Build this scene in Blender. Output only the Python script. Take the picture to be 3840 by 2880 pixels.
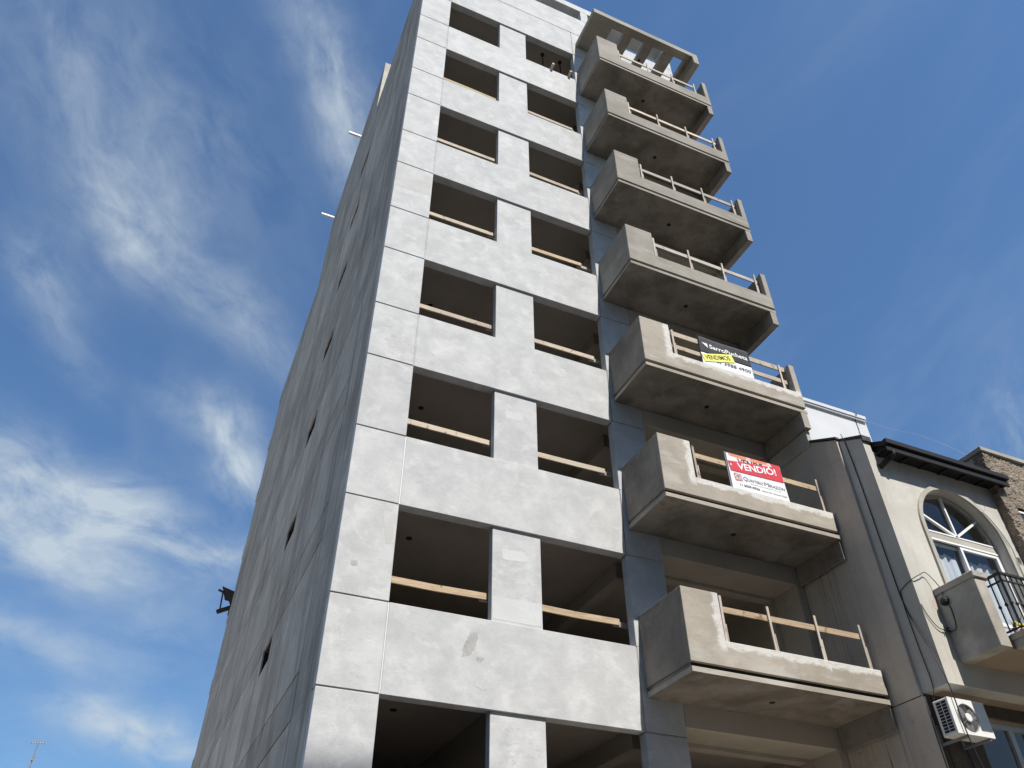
import bpy, math, random
from mathutils import Vector, Matrix

for o in list(bpy.data.objects):
    bpy.data.objects.remove(o, do_unlink=True)
SC = bpy.context.scene
COL = SC.collection
RAD = math.radians
rnd = random.Random(7)

# ------------------------------------------------------------------ camera
CAM = Vector((-1.8246, -10.3629, 1.6008))
cd = bpy.data.cameras.new('camera')
cam = bpy.data.objects.new('camera', cd)
COL.objects.link(cam)
yaw, pitch, roll = RAD(23.9324), RAD(40.3196), RAD(-0.2299)
fwd = Vector((math.sin(yaw) * math.cos(pitch), math.cos(yaw) * math.cos(pitch), math.sin(pitch)))
rt = Vector((math.cos(yaw), -math.sin(yaw), 0))
up = rt.cross(fwd)
r2 = rt * math.cos(roll) + up * math.sin(roll)
u2 = -rt * math.sin(roll) + up * math.cos(roll)
cam.matrix_world = Matrix((
    (r2.x, u2.x, -fwd.x, CAM.x), (r2.y, u2.y, -fwd.y, CAM.y),
    (r2.z, u2.z, -fwd.z, CAM.z), (0, 0, 0, 1)))
cd.sensor_width = 36.0
cd.lens = 27.7588
cd.clip_start = 0.05
cd.clip_end = 2000
SC.camera = cam

# ------------------------------------------------------------------ light
SUN = Vector((0.132, -1.0, 1.36)).normalized()
EL = math.asin(SUN.z)
ROT = math.atan2(SUN.x, SUN.y)
sd = bpy.data.lights.new('sun', 'SUN')
sd.energy = 5.0
sd.angle = RAD(0.53)
sd.color = (1.0, 0.955, 0.89)
sun = bpy.data.objects.new('sun', sd)
sun.rotation_euler = SUN.to_track_quat('Z', 'Y').to_euler()
sun.location = SUN * 120
COL.objects.link(sun)

W = bpy.data.worlds.new('World')
SC.world = W
W.use_nodes = True
wn, wl = W.node_tree.nodes, W.node_tree.links
wn.clear()


def wnode(t, **k):
    n = wn.new(t)
    for a, b in k.items():
        setattr(n, a, b)
    return n


def wmath(op, a, b=None, c=None, clamp=False):
    n = wnode('ShaderNodeMath', operation=op, use_clamp=clamp)
    for i, v in enumerate((a, b, c)):
        if v is None:
            continue
        if isinstance(v, (int, float)):
            n.inputs[i].default_value = v
        else:
            wl.new(v, n.inputs[i])
    return n.outputs[0]


def wdot(v, c):
    n = wnode('ShaderNodeVectorMath', operation='DOT_PRODUCT')
    wl.new(v, n.inputs[0])
    n.inputs[1].default_value = c
    return n.outputs['Value']


def wnoise(vec, scale, detail=6.0, rough=0.6, dist=0.0):
    n = wnode('ShaderNodeTexNoise')
    n.inputs['Scale'].default_value = scale
    n.inputs['Detail'].default_value = detail
    n.inputs['Roughness'].default_value = rough
    n.inputs['Distortion'].default_value = dist
    wl.new(vec, n.inputs['Vector'])
    return n.outputs['Fac']


def wrange(v, a, b, c=0.0, d=1.0, smooth=True):
    n = wnode('ShaderNodeMapRange', clamp=True)
    if smooth:
        n.interpolation_type = 'SMOOTHSTEP'
    wl.new(v, n.inputs['Value'])
    for k, x in (('From Min', a), ('From Max', b), ('To Min', c), ('To Max', d)):
        n.inputs[k].default_value = x
    return n.outputs['Result']


tc = wnode('ShaderNodeTexCoord')
DIR = tc.outputs['Generated']
sky = wnode('ShaderNodeTexSky')
sky.sky_type = 'NISHITA'
sky.sun_disc = False
sky.sun_elevation = EL
sky.sun_rotation = ROT
sky.air_density = 1.0
sky.dust_density = 0.35
sky.ozone_density = 2.2
hsv = wnode('ShaderNodeMix', data_type='RGBA', blend_type='MULTIPLY')   # deeper blue, as on a dry clear day
hsv.inputs[0].default_value = 1.0
wl.new(sky.outputs['Color'], hsv.inputs[6])
hsv.inputs[7].default_value = (1.20, 1.56, 1.80, 1)
# cirrus: (azimuth, elevation, heading of the streak, length, width, strength)
CIRRUS = [
    (-12.8, 45.4, -18.0, 0.070, 0.048, 0.66), (-16.0, 48.5, -40.0, 0.120, 0.070, 0.24),
    (-23.0, 51.5, -50.0, 0.150, 0.080, 0.24), (-12.0, 52.0, -35.0, 0.130, 0.090, 0.20),
    (-4.0, 43.6, -26.0, 0.110, 0.040, 0.36), (0.5, 40.8, -30.0, 0.070, 0.026, 0.26),
    (-2.0, 60.5, -44.0, 0.110, 0.034, 0.52), (2.6, 57.0, -56.0, 0.065, 0.032, 0.60), (4.0, 53.5, -62.0, 0.05, 0.025, 0.35),
    (0.0, 34.8, -60.0, 0.046, 0.028, 0.85), (1.7, 31.8, -64.0, 0.036, 0.030, 1.00), (-2.2, 35.6, -10.0, 0.06, 0.025, 0.35),
    (-12.5, 27.4, -14.0, 0.090, 0.048, 1.00), (-6.6, 27.6, 6.0, 0.060, 0.040, 1.00),
    (-9.5, 24.4, -10.0, 0.110, 0.026, 0.70), (-0.8, 26.6, -6.0, 0.085, 0.028, 0.85), (-5.0, 24.0, -6.0, 0.10, 0.02, 0.40),
    (-0.6, 15.3, -5.0, 0.075, 0.020, 1.00), (-4.4, 16.4, 6.0, 0.050, 0.016, 0.50),
    (-17.4, 40.2, -32.0, 0.060, 0.026, 0.46), (-14.0, 36.8, -26.0, 0.070, 0.022, 0.28),
    (62.6, 29.6, -105.0, 0.075, 0.045, 0.50), (-9.0, 19.6, -8.0, 0.140, 0.022, 0.50),
    (-1.0, 21.0, -4.0, 0.10, 0.030, 0.22),
]
total = None
warp = wnode('ShaderNodeTexNoise')
warp.inputs['Scale'].default_value = 6.0
warp.inputs['Detail'].default_value = 2.0
wl.new(DIR, warp.inputs['Vector'])
wsub = wnode('ShaderNodeVectorMath', operation='SUBTRACT')
wl.new(warp.outputs['Color'], wsub.inputs[0])
wsub.inputs[1].default_value = (0.5, 0.5, 0.5)
wsc = wnode('ShaderNodeVectorMath', operation='SCALE')
wl.new(wsub.outputs[0], wsc.inputs[0])
wsc.inputs['Scale'].default_value = 0.045
wadd = wnode('ShaderNodeVectorMath', operation='ADD')
wl.new(DIR, wadd.inputs[0])
wl.new(wsc.outputs[0], wadd.inputs[1])
WD = wadd.outputs[0]
for i, (az, el, an, su, sv, am) in enumerate(CIRRUS):
    a, e, g = RAD(az), RAD(el), RAD(an)
    c = Vector((math.sin(a) * math.cos(e), math.cos(a) * math.cos(e), math.sin(e)))
    E = Vector((math.cos(a), -math.sin(a), 0))
    U = E.cross(c)
    e1 = E * math.cos(g) + U * math.sin(g)
    e2 = -E * math.sin(g) + U * math.cos(g)
    u = wdot(WD, e1 / su)
    v = wdot(WD, e2 / sv)
    rr = wmath('ADD', wmath('MULTIPLY', u, u), wmath('MULTIPLY', v, v))
    gs = wmath('POWER', 0.38, rr)
    fr = wmath('GREATER_THAN', wdot(DIR, c), 0.0)
    cx = wnode('ShaderNodeCombineXYZ')
    wl.new(wmath('MULTIPLY', u, su * 12.0), cx.inputs[0])
    wl.new(wmath('MULTIPLY', v, sv * 22.0), cx.inputs[1])
    cx.inputs[2].default_value = 3.7 * i
    n1 = wrange(wnoise(cx.outputs[0], 1.15, 6.0, 0.60, 0.35), 0.22, 0.82)
    t = wmath('MULTIPLY', wmath('MULTIPLY', gs, fr), wmath('MULTIPLY', n1, am * 1.25))
    total = t if total is None else wmath('ADD', total, t)
# a thin veil all over the sky
sxyz = wnode('ShaderNodeSeparateXYZ')
wl.new(DIR, sxyz.inputs[0])
zz = wmath('MAXIMUM', sxyz.outputs[2], 0.06)
pc = wnode('ShaderNodeCombineXYZ')
wl.new(wmath('MULTIPLY', wmath('DIVIDE', sxyz.outputs[0], zz), 2.2), pc.inputs[0])
wl.new(wmath('DIVIDE', sxyz.outputs[1], zz), pc.inputs[1])
veil = wrange(wnoise(pc.outputs[0], 1.3, 4.0, 0.55, 0.6), 0.42, 0.85, 0.0, 0.16)
total = wmath('ADD', total, veil)
total = wmath('MULTIPLY', wmath('MINIMUM', total, 1.0), 0.88)
mixc = wnode('ShaderNodeMix', data_type='RGBA')
wl.new(total, mixc.inputs[0])
sg = wnode('ShaderNodeSeparateXYZ')
wl.new(DIR, sg.inputs[0])
gr = wrange(sg.outputs[2], 0.05, 0.65, 0.74, 1.0)
grv = wnode('ShaderNodeCombineXYZ')
for i_ in range(3):
    wl.new(gr, grv.inputs[i_])
hz = wnode('ShaderNodeMix', data_type='RGBA', blend_type='MULTIPLY')
hz.inputs[0].default_value = 1.0
wl.new(hsv.outputs[2], hz.inputs[6])
wl.new(grv.outputs[0], hz.inputs[7])
wl.new(hz.outputs[2], mixc.inputs[6])
mixc.inputs[7].default_value = (6.6, 7.6, 8.4, 1)
bg = wnode('ShaderNodeBackground')
bg.inputs['Strength'].default_value = 0.058
wl.new(mixc.outputs[2], bg.inputs['Color'])
wo = wnode('ShaderNodeOutputWorld')
wl.new(bg.outputs[0], wo.inputs['Surface'])
W.cycles.sampling_method = 'MANUAL'
W.cycles.sample_map_resolution = 256
SC.cycles.max_bounces = 7
SC.cycles.diffuse_bounces = 5
SC.cycles.use_adaptive_sampling = True

SC.view_settings.view_transform = 'Standard'
SC.view_settings.look = 'None'
SC.view_settings.exposure = 0.60
SC.view_settings.gamma = 1.0
SC.view_settings.use_curve_mapping = False

# ------------------------------------------------------------------ materials
MATS = {}


class NT:
    def __init__(self, name):
        self.m = bpy.data.materials.new(name)
        self.m.use_nodes = True
        self.n, self.l = self.m.node_tree.nodes, self.m.node_tree.links
        self.b = self.n['Principled BSDF']
        self.out = self.n['Material Output']
        MATS[name] = self.m

    def node(self, t, **k):
        x = self.n.new(t)
        for a, b in k.items():
            setattr(x, a, b)
        return x

    def put(self, sock, v):
        if isinstance(v, (int, float)):
            sock.default_value = v
        elif isinstance(v, (tuple, list)):
            sock.default_value = tuple(v) + ((1,) if len(v) == 3 and len(sock.default_value) == 4 else ())
        else:
            self.l.new(v, sock)

    def pos(self, scale=(1, 1, 1), rot=(0, 0, 0), loc=(0, 0, 0), obj=False):
        if obj:
            s = self.node('ShaderNodeTexCoord').outputs['Object']
        else:
            s = self.node('ShaderNodeNewGeometry').outputs['Position']
        m = self.node('ShaderNodeMapping')
        self.l.new(s, m.inputs['Vector'])
        m.inputs['Scale'].default_value = scale
        m.inputs['Rotation'].default_value = rot
        m.inputs['Location'].default_value = loc
        return m.outputs[0]

    def noise(self, vec, scale, detail=6, rough=0.6, dist=0.0):
        x = self.node('ShaderNodeTexNoise')
        self.l.new(vec, x.inputs['Vector'])
        x.inputs['Scale'].default_value = scale
        x.inputs['Detail'].default_value = detail
        x.inputs['Roughness'].default_value = rough
        x.inputs['Distortion'].default_value = dist
        return x.outputs['Fac']

    def rng(self, v, a, b, c=0.0, d=1.0, smooth=False):
        x = self.node('ShaderNodeMapRange', clamp=True)
        if smooth:
            x.interpolation_type = 'SMOOTHSTEP'
        self.l.new(v, x.inputs['Value'])
        for k, q in (('From Min', a), ('From Max', b), ('To Min', c), ('To Max', d)):
            x.inputs[k].default_value = q
        return x.outputs['Result']

    def math(self, op, a, b=0.0):
        x = self.node('ShaderNodeMath', operation=op)
        self.put(x.inputs[0], a)
        self.put(x.inputs[1], b)
        return x.outputs[0]

    def mix(self, f, a, b, blend='MIX'):
        x = self.node('ShaderNodeMix', data_type='RGBA', blend_type=blend)
        self.put(x.inputs[0], f)
        self.put(x.inputs[6], a)
        self.put(x.inputs[7], b)
        return x.outputs[2]

    def scale_col(self, col, fac):
        """multiply a colour by a scalar socket"""
        c = self.node('ShaderNodeCombineXYZ')
        for i in range(3):
            self.l.new(fac, c.inputs[i])
        return self.mix(1.0, col, c.outputs[0], 'MULTIPLY')

    def rand(self, lo, hi):
        return self.rng(self.node('ShaderNodeObjectInfo').outputs['Random'], 0, 1, lo, hi)

    def bump(self, h, strength, dist=0.01):
        x = self.node('ShaderNodeBump')
        x.inputs['Strength'].default_value = strength
        x.inputs['Distance'].default_value = dist
        self.l.new(h, x.inputs['Height'])
        self.l.new(x.outputs[0], self.b.inputs['Normal'])

    def done(self, col, rough=0.85, metal=0.0, spec=0.3):
        self.put(self.b.inputs['Base Color'], col)
        self.put(self.b.inputs['Roughness'], rough)
        self.put(self.b.inputs['Metallic'], metal)
        self.b.inputs['Specular IOR Level'].default_value = spec
        return self.m


def cement(name, base, dark, light, tint=(0.96, 1.04), streak=0.0, streak_col=None, patch=0.5, big=0.9,
           trowel=(1, 1, 1), bump=0.25, speck=0.0, bloom=None):
    t = NT(name)
    p = t.pos()
    n1 = t.noise(p, big, 6, 0.6, 0.25)
    n2 = t.noise(t.pos(trowel, (0.12, 0.1, 0.1)), 3.0, 8, 0.66, 0.35)
    n3 = t.noise(t.pos(trowel, (0.05, -0.1, 0.1), (3, 5, 1)), 1.5, 7, 0.62, 0.4)
    n4 = t.noise(p, 55, 5, 0.7)
    c = t.mix(t.rng(n1, 0.30, 0.70, 0, 1, True), dark, base)
    c = t.mix(t.math('MULTIPLY', t.rng(n3, 0.50, 0.70, 0, 1, True), patch * 0.8), c, light)
    c = t.mix(t.math('MULTIPLY', t.rng(n2, 0.52, 0.76, 0, 1, True), patch * 0.8), c, dark)
    # isolated grey scuffs left by the trowel
    n5 = t.noise(t.pos((1, 1, 1), (0.3, 0.6, 0.1), (9, 2, 4)), 1.1, 2, 0.5)
    n6 = t.noise(t.pos((1, 1, 2.0), (0.1, 0.15, 0.1)), 8, 7, 0.74, 0.3)
    sc = t.math('MULTIPLY', t.rng(n5, 0.56, 0.70, 0, 1, True), t.rng(n6, 0.50, 0.66, 0, 1, True))
    c = t.mix(t.math('MULTIPLY', sc, 0.65 * patch), c, tuple(x * 0.72 for x in dark))
    # short pale scrapes
    n8 = t.noise(t.pos((1.2, 1, 5.5), (0.0, 0.22, 0.0), (1, 8, 3)), 5.0, 4, 0.6, 0.2)
    c = t.mix(t.math('MULTIPLY', t.rng(n8, 0.68, 0.74, 0, 1, True), 0.6 * patch), c, tuple(min(0.8, x * 1.1) for x in light))
    if streak:
        s = t.noise(t.pos((1, 1, 0.045)), 6.0, 7, 0.65, 0.25)
        s2 = t.noise(t.pos((1, 1, 0.12), (0, 0, 0), (7, 1, 2)), 1.6, 5, 0.6, 0.4)
        c = t.mix(t.math('MULTIPLY', t.rng(s, 0.5, 0.68, 0, 1, True), streak), c, streak_col or dark)
        c = t.mix(t.math('MULTIPLY', t.rng(s2, 0.5, 0.62, 0, 1, True), streak * 0.8), c, streak_col or dark)
    if speck:
        n7 = t.noise(t.pos((1, 1, 1), (0, 0, 0), (2, 2, 8)), 38, 2, 0.5)
        c = t.mix(t.math('MULTIPLY', t.rng(n7, 0.66, 0.72), speck), c, (0.05, 0.045, 0.04))
    if bloom:      # lime bloom along the upper edge of the parapets and round the notch
        g = t.node('ShaderNodeSeparateXYZ')
        t.l.new(p, g.inputs[0])
        h = t.math('MODULO', t.math('SUBTRACT', g.outputs[2], 5.714), 2.9)
        nb_ = t.noise(t.pos((0.8, 1, 1.2), (0, 0, 0), (5, 1, 9)), 4.2, 8, 0.68, 0.4)
        top = t.rng(t.math('ADD', h, t.math('MULTIPLY', nb_, 0.34)), 0.57, 0.63, 0, 1, True)
        top = t.math('MULTIPLY', t.math('MULTIPLY', top, t.rng(h, 0.545, 0.60, 1, 0)), t.rng(g.outputs[0], 5.60, 5.72))
        side = t.rng(t.math('ADD', g.outputs[0], t.math('MULTIPLY', nb_, 0.42)), 5.72, 5.80, 0, 1, True)
        side = t.math('MULTIPLY', side, t.rng(g.outputs[0], 5.67, 5.70, 1, 0))
        m = t.math('MULTIPLY', t.math('MAXIMUM', top, t.math('MULTIPLY', side, t.rng(h, 0.35, 0.45))), 0.9)
        m = t.math('MULTIPLY', m, t.rng(n6, 0.30, 0.55, 0.35, 1.0))
        c = t.mix(m, c, bloom)
    c = t.scale_col(c, t.rng(n4, 0.3, 0.7, 0.94, 1.06))
    c = t.scale_col(c, t.rand(*tint))
    h = t.math('ADD', t.math('MULTIPLY', n2, 0.7), t.math('MULTIPLY', n4, 0.25))
    t.bump(h, bump, 0.02)
    return t.done(c, 0.88, 0, 0.25)


def plain(name, col, rough=0.6, metal=0.0, spec=0.4, var=0.06, scale=8.0, bump=0.0):
    t = NT(name)
    n = t.noise(t.pos(), scale, 6, 0.6)
    c = t.scale_col(t.mix(0.0, col, col), t.rng(n, 0.3, 0.7, 1 - var, 1 + var))
    if bump:
        t.bump(n, bump, 0.01)
    return t.done(c, rough, metal, spec)


def wood(name, c1, c2, knot, axis=0):
    t = NT(name)
    s = [9.0, 30.0, 30.0]
    s = (s[1], s[1], s[0]) if axis == 2 else (s[0] * 0.25, 30.0, 30.0)
    if axis == 2:
        s = (30.0, 30.0, 2.2)
    off = t.node('ShaderNodeObjectInfo').outputs['Random']
    pv = t.pos(s)
    ad = t.node('ShaderNodeVectorMath', operation='ADD')
    t.l.new(pv, ad.inputs[0])
    cb = t.node('ShaderNodeCombineXYZ')
    t.l.new(t.math('MULTIPLY', off, 60.0), cb.inputs[1])
    t.l.new(cb.outputs[0], ad.inputs[1])
    n = t.noise(ad.outputs[0], 1.0, 6, 0.6, 1.0)
    n2 = t.noise(t.pos((1, 1, 1), (0, 0, 0), (4, 4, 4)), 6.5, 2, 0.5, 0.5)
    n3 = t.noise(t.pos(), 2.0, 4, 0.6, 0.5)
    c = t.mix(t.rng(n, 0.35, 0.65), c1, c2)
    c = t.mix(t.rng(n2, 0.63, 0.70, 0, 0.8), c, knot)
    c = t.mix(t.rng(n3, 0.5, 0.7, 0, 0.45), c, tuple(x * 0.6 + 0.03 for x in c2))
    c = t.scale_col(c, t.rand(0.82, 1.12))
    t.bump(n, 0.2, 0.004)
    return t.done(c, 0.8, 0, 0.25)


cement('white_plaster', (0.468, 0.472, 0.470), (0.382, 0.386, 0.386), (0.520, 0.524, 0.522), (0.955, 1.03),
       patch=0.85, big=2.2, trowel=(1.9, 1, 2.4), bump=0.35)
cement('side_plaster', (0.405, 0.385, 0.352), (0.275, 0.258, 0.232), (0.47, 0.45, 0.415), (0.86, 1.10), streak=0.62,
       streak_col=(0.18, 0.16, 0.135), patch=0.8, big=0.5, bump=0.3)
cement('balcony_concrete', (0.345, 0.312, 0.262), (0.255, 0.228, 0.188), (0.43, 0.41, 0.375), (0.95, 1.05),
       patch=0.7, big=0.9, trowel=(0.7, 1, 2.0), bump=0.4, speck=0.15, bloom=(0.54, 0.53, 0.505))
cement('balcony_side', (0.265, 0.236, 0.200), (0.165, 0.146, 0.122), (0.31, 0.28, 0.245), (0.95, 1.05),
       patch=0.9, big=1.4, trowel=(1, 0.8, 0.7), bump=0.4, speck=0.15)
cement('weathered_trim', (0.37, 0.345, 0.30), (0.235, 0.217, 0.185), (0.44, 0.415, 0.365), (1, 1),
       patch=0.95, big=1.5, trowel=(1, 1, 0.8), bump=0.35, speck=0.1)
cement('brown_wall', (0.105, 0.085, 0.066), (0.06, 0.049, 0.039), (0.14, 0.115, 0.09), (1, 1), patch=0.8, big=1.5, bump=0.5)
cement('balcony_grey', (0.275, 0.254, 0.218), (0.20, 0.184, 0.157), (0.345, 0.325, 0.29), (0.93, 1.07),
       patch=0.7, big=0.9, trowel=(0.5, 1, 2.0), bump=0.4, speck=0.15)
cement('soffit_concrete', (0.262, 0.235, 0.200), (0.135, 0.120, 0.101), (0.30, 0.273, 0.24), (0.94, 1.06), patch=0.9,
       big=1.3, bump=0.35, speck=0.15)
cement('loggia_plaster', (0.45, 0.405, 0.345), (0.36, 0.322, 0.272), (0.49, 0.447, 0.385), (0.98, 1.02), patch=0.6,
       big=0.7, bump=0.25)
cement('interior_plaster', (0.375, 0.338, 0.300), (0.315, 0.283, 0.25), (0.405, 0.367, 0.328), (0.97, 1.03), patch=0.5,
       big=0.6, bump=0.2)
cement('house_cream', (0.480, 0.464, 0.422), (0.40, 0.385, 0.345), (0.515, 0.50, 0.46), (0.99, 1.01), patch=0.65,
       big=0.8, streak=0.4, streak_col=(0.36, 0.33, 0.275), bump=0.25)
cement('party_cement', (0.42, 0.38, 0.33), (0.32, 0.287, 0.248), (0.46, 0.42, 0.37), (1, 1), patch=0.6, big=0.8,
       bump=0.35, speck=0.45)
cement('house_trim', (0.40, 0.378, 0.332), (0.31, 0.29, 0.25), (0.45, 0.425, 0.375), (0.98, 1.02), patch=0.5, big=1.2,
       bump=0.3)
cement('tan_plaster', (0.33, 0.265, 0.19), (0.26, 0.208, 0.148), (0.36, 0.29, 0.21), (1, 1), patch=0.4, bump=0.2)
cement('distant_white', (0.50, 0.505, 0.515), (0.46, 0.465, 0.475), (0.53, 0.535, 0.545), (1, 1), patch=0.4, bump=0.15)
cement('weathered_cap', (0.38, 0.362, 0.32), (0.26, 0.245, 0.213), (0.44, 0.42, 0.38), (1, 1), streak=0.5,
       streak_col=(0.26, 0.24, 0.20), patch=0.6, bump=0.3)
cement('asphalt', (0.055, 0.054, 0.052), (0.042, 0.041, 0.04), (0.065, 0.064, 0.062), (1, 1), patch=0.5, bump=0.4)
cement('paving', (0.46, 0.41, 0.335), (0.40, 0.355, 0.29), (0.49, 0.44, 0.365), (0.95, 1.05), patch=0.5, bump=0.3)
cement('earth', (0.17, 0.15, 0.11), (0.12, 0.105, 0.08), (0.2, 0.18, 0.14), (1, 1), patch=0.5, bump=0.4)
cement('brick_block', (0.42, 0.36, 0.30), (0.36, 0.30, 0.25), (0.45, 0.40, 0.34), (1, 1), patch=0.4, bump=0.2)
wood('pine', (0.44, 0.345, 0.235), (0.31, 0.225, 0.14), (0.16, 0.09, 0.05))
wood('pale_pine', (0.50, 0.43, 0.34), (0.40, 0.33, 0.25), (0.20, 0.14, 0.10))
wood('grey_timber', (0.42, 0.38, 0.33), (0.30, 0.265, 0.225), (0.14, 0.11, 0.085))
wood('post_timber', (0.47, 0.42, 0.355), (0.35, 0.30, 0.25), (0.15, 0.11, 0.08), 2)
wood('dark_timber', (0.075, 0.055, 0.04), (0.05, 0.038, 0.03), (0.03, 0.02, 0.016))
plain('dark_void', (0.018, 0.016, 0.014), 0.9, var=0.2)
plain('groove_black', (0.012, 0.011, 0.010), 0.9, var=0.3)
plain('black_paint', (0.014, 0.014, 0.015), 0.6, var=0.25, scale=14, bump=0.1)
plain('gutter_black', (0.014, 0.0135, 0.0135), 0.6, spec=0.25, var=0.25, scale=6, bump=0.05)
plain('membrane', (0.045, 0.043, 0.042), 0.5, var=0.5, scale=9, bump=0.4)
plain('cable_black', (0.016, 0.016, 0.017), 0.6)
plain('cable_grey', (0.30, 0.30, 0.30), 0.5)
plain('white_pvc', (0.70, 0.70, 0.70), 0.35, var=0.02)
plain('grey_alu', (0.42, 0.43, 0.44), 0.4, 0.3, var=0.04)
plain('enamel_white', (0.62, 0.61, 0.58), 0.38, var=0.05, scale=5)
plain('grille_black', (0.012, 0.012, 0.012), 0.7)
plain('fan_grey', (0.20, 0.20, 0.20), 0.5)
plain('bead_white', (0.56, 0.56, 0.56), 0.5, var=0.03)
plain('steel_rust', (0.045, 0.035, 0.032), 0.7, 0.2, var=0.3)
plain('galv', (0.42, 0.43, 0.45), 0.45, 0.5, var=0.1)
plain('vinyl_black', (0.040, 0.042, 0.047), 0.7, spec=0.15, var=0.2, scale=5, bump=0.25)
plain('vinyl_white', (0.64, 0.645, 0.655), 0.45, var=0.02)
plain('vinyl_yellow', (0.73, 0.74, 0.13), 0.45, var=0.03)
plain('vinyl_red', (0.52, 0.045, 0.055), 0.4, var=0.08, scale=4)
plain('vinyl_orange', (0.62, 0.21, 0.12), 0.4, var=0.25, scale=7)
plain('vinyl_pink', (0.66, 0.42, 0.40), 0.4, var=0.1)
plain('print_white', (0.70, 0.70, 0.70), 0.45, var=0.0)
plain('print_grey', (0.13, 0.13, 0.14), 0.5, var=0.0)
plain('print_black', (0.022, 0.022, 0.025), 0.5, var=0.0)
plain('print_olive', (0.07, 0.06, 0.006), 0.5, var=0.0)
plain('print_brown', (0.36, 0.17, 0.13), 0.5, var=0.05)
plain('peeled', (0.40, 0.345, 0.285), 0.9, var=0.15, scale=20)
plain('petal_yellow', (0.72, 0.70, 0.06), 0.6, var=0.1)
plain('leaf_green', (0.07, 0.12, 0.03), 0.6, var=0.3)
plain('clay', (0.35, 0.16, 0.09), 0.8, var=0.1)


def make_glass(name, tint, mixf):
    t = NT(name)
    tr = t.node('ShaderNodeBsdfTransparent')
    tr.inputs['Color'].default_value = tint + (1,)
    gl = t.node('ShaderNodeBsdfGlossy')
    gl.inputs['Roughness'].default_value = 0.02
    lw = t.node('ShaderNodeFresnel')
    lw.inputs['IOR'].default_value = 1.52
    mx = t.node('ShaderNodeMixShader')
    bf = t.math('SUBTRACT', 1.0, t.node('ShaderNodeNewGeometry').outputs['Backfacing'])
    t.l.new(t.math('MULTIPLY', t.math('ADD', lw.outputs[0], mixf), bf), mx.inputs[0])
    t.l.new(tr.outputs[0], mx.inputs[1])
    t.l.new(gl.outputs[0], mx.inputs[2])
    t.l.new(mx.outputs[0], t.out.inputs['Surface'])
    return t.m


make_glass('glass', (0.90, 0.92, 0.93), 0.015)
t = NT('curtain')
n = t.noise(t.pos((1, 1, 0.3)), 6, 5)
t.done(t.scale_col(t.mix(0, (0.62, 0.63, 0.65), (1, 1, 1)), t.rng(n, 0.3, 0.7, 0.93, 1.05)), 0.9)

t = NT('rough_stone')
p = t.pos()
v = t.node('ShaderNodeTexVoronoi')
v.inputs['Scale'].default_value = 11
t.l.new(t.pos((1, 1, 1.6)), v.inputs['Vector'])
n1 = t.noise(p, 7, 9, 0.7, 0.8)
n2 = t.noise(p, 1.1, 5, 0.6)
n3 = t.noise(p, 30, 6, 0.7)
c = t.mix(t.rng(n1, 0.35, 0.65), (0.185, 0.15, 0.115), (0.35, 0.292, 0.225))
c = t.mix(t.rng(n2, 0.45, 0.65, 0, 0.5), c, (0.165, 0.13, 0.10))
c = t.scale_col(c, t.rng(n3, 0.3, 0.7, 0.8, 1.15))
c = t.scale_col(c, t.rng(v.outputs['Distance'], 0.0, 0.7, 1.1, 0.8))
t.bump(t.math('ADD', n1, t.math('MULTIPLY', n3, 0.5)), 0.9, 0.05)
t.done(c, 0.92)

t = NT('drip_cement')   # cement wall with dark run marks under the balconies
p = t.pos()
n1 = t.noise(p, 0.9, 8, 0.62, 0.6)
n2 = t.noise(p, 5, 9, 0.7, 1.0)
run = t.noise(t.pos((1, 30, 0.55)), 1.0, 4, 0.6, 0.3)
run2 = t.noise(t.pos((1, 11, 0.22), (0, 0, 0), (1, 5, 3)), 1.0, 4, 0.55, 0.4)
msk = t.noise(t.pos((1, 1.2, 0.5), (0, 0, 0), (3, 3, 3)), 1.1, 3, 0.5)
gx = t.node('ShaderNodeSeparateXYZ')
t.l.new(p, gx.inputs[0])
zone = t.math('MULTIPLY', t.rng(gx.outputs[1], -1.38, -1.22), t.math('MAXIMUM', t.rng(gx.outputs[2], 8.55, 8.75, 1, 0), 0.12))
edge = t.rng(gx.outputs[1], -1.52, -1.44)
spk = t.noise(p, 26, 2, 0.5)
c = t.mix(t.rng(n1, 0.3, 0.7), (0.41, 0.355, 0.295), (0.53, 0.462, 0.385))
c = t.mix(t.rng(n2, 0.55, 0.75, 0, 0.5), c, (0.32, 0.285, 0.245))
c = t.mix(t.math('MULTIPLY', t.rng(run, 0.58, 0.64), t.math('MULTIPLY', zone, t.rng(msk, 0.36, 0.56, 0, 0.9))), c, (0.05, 0.043, 0.038))
c = t.mix(t.math('MULTIPLY', zone, t.rng(run2, 0.5, 0.75, 0, 0.3)), c, (0.17, 0.145, 0.125))
c = t.mix(t.math('MULTIPLY', edge, 0.28), c, (0.30, 0.26, 0.22))
sm_ = t.noise(t.pos((1, 1.5, 3.5), (0.5, 0, 0), (2, 2, 2)), 2.2, 6, 0.7)
c = t.mix(t.rng(sm_, 0.64, 0.72, 0, 0.6), c, (0.10, 0.09, 0.08))
c = t.mix(t.rng(spk, 0.70, 0.74, 0, 0.6), c, (0.06, 0.05, 0.045))
t.bump(n2, 0.3, 0.02)
t.done(c, 0.9)


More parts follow.
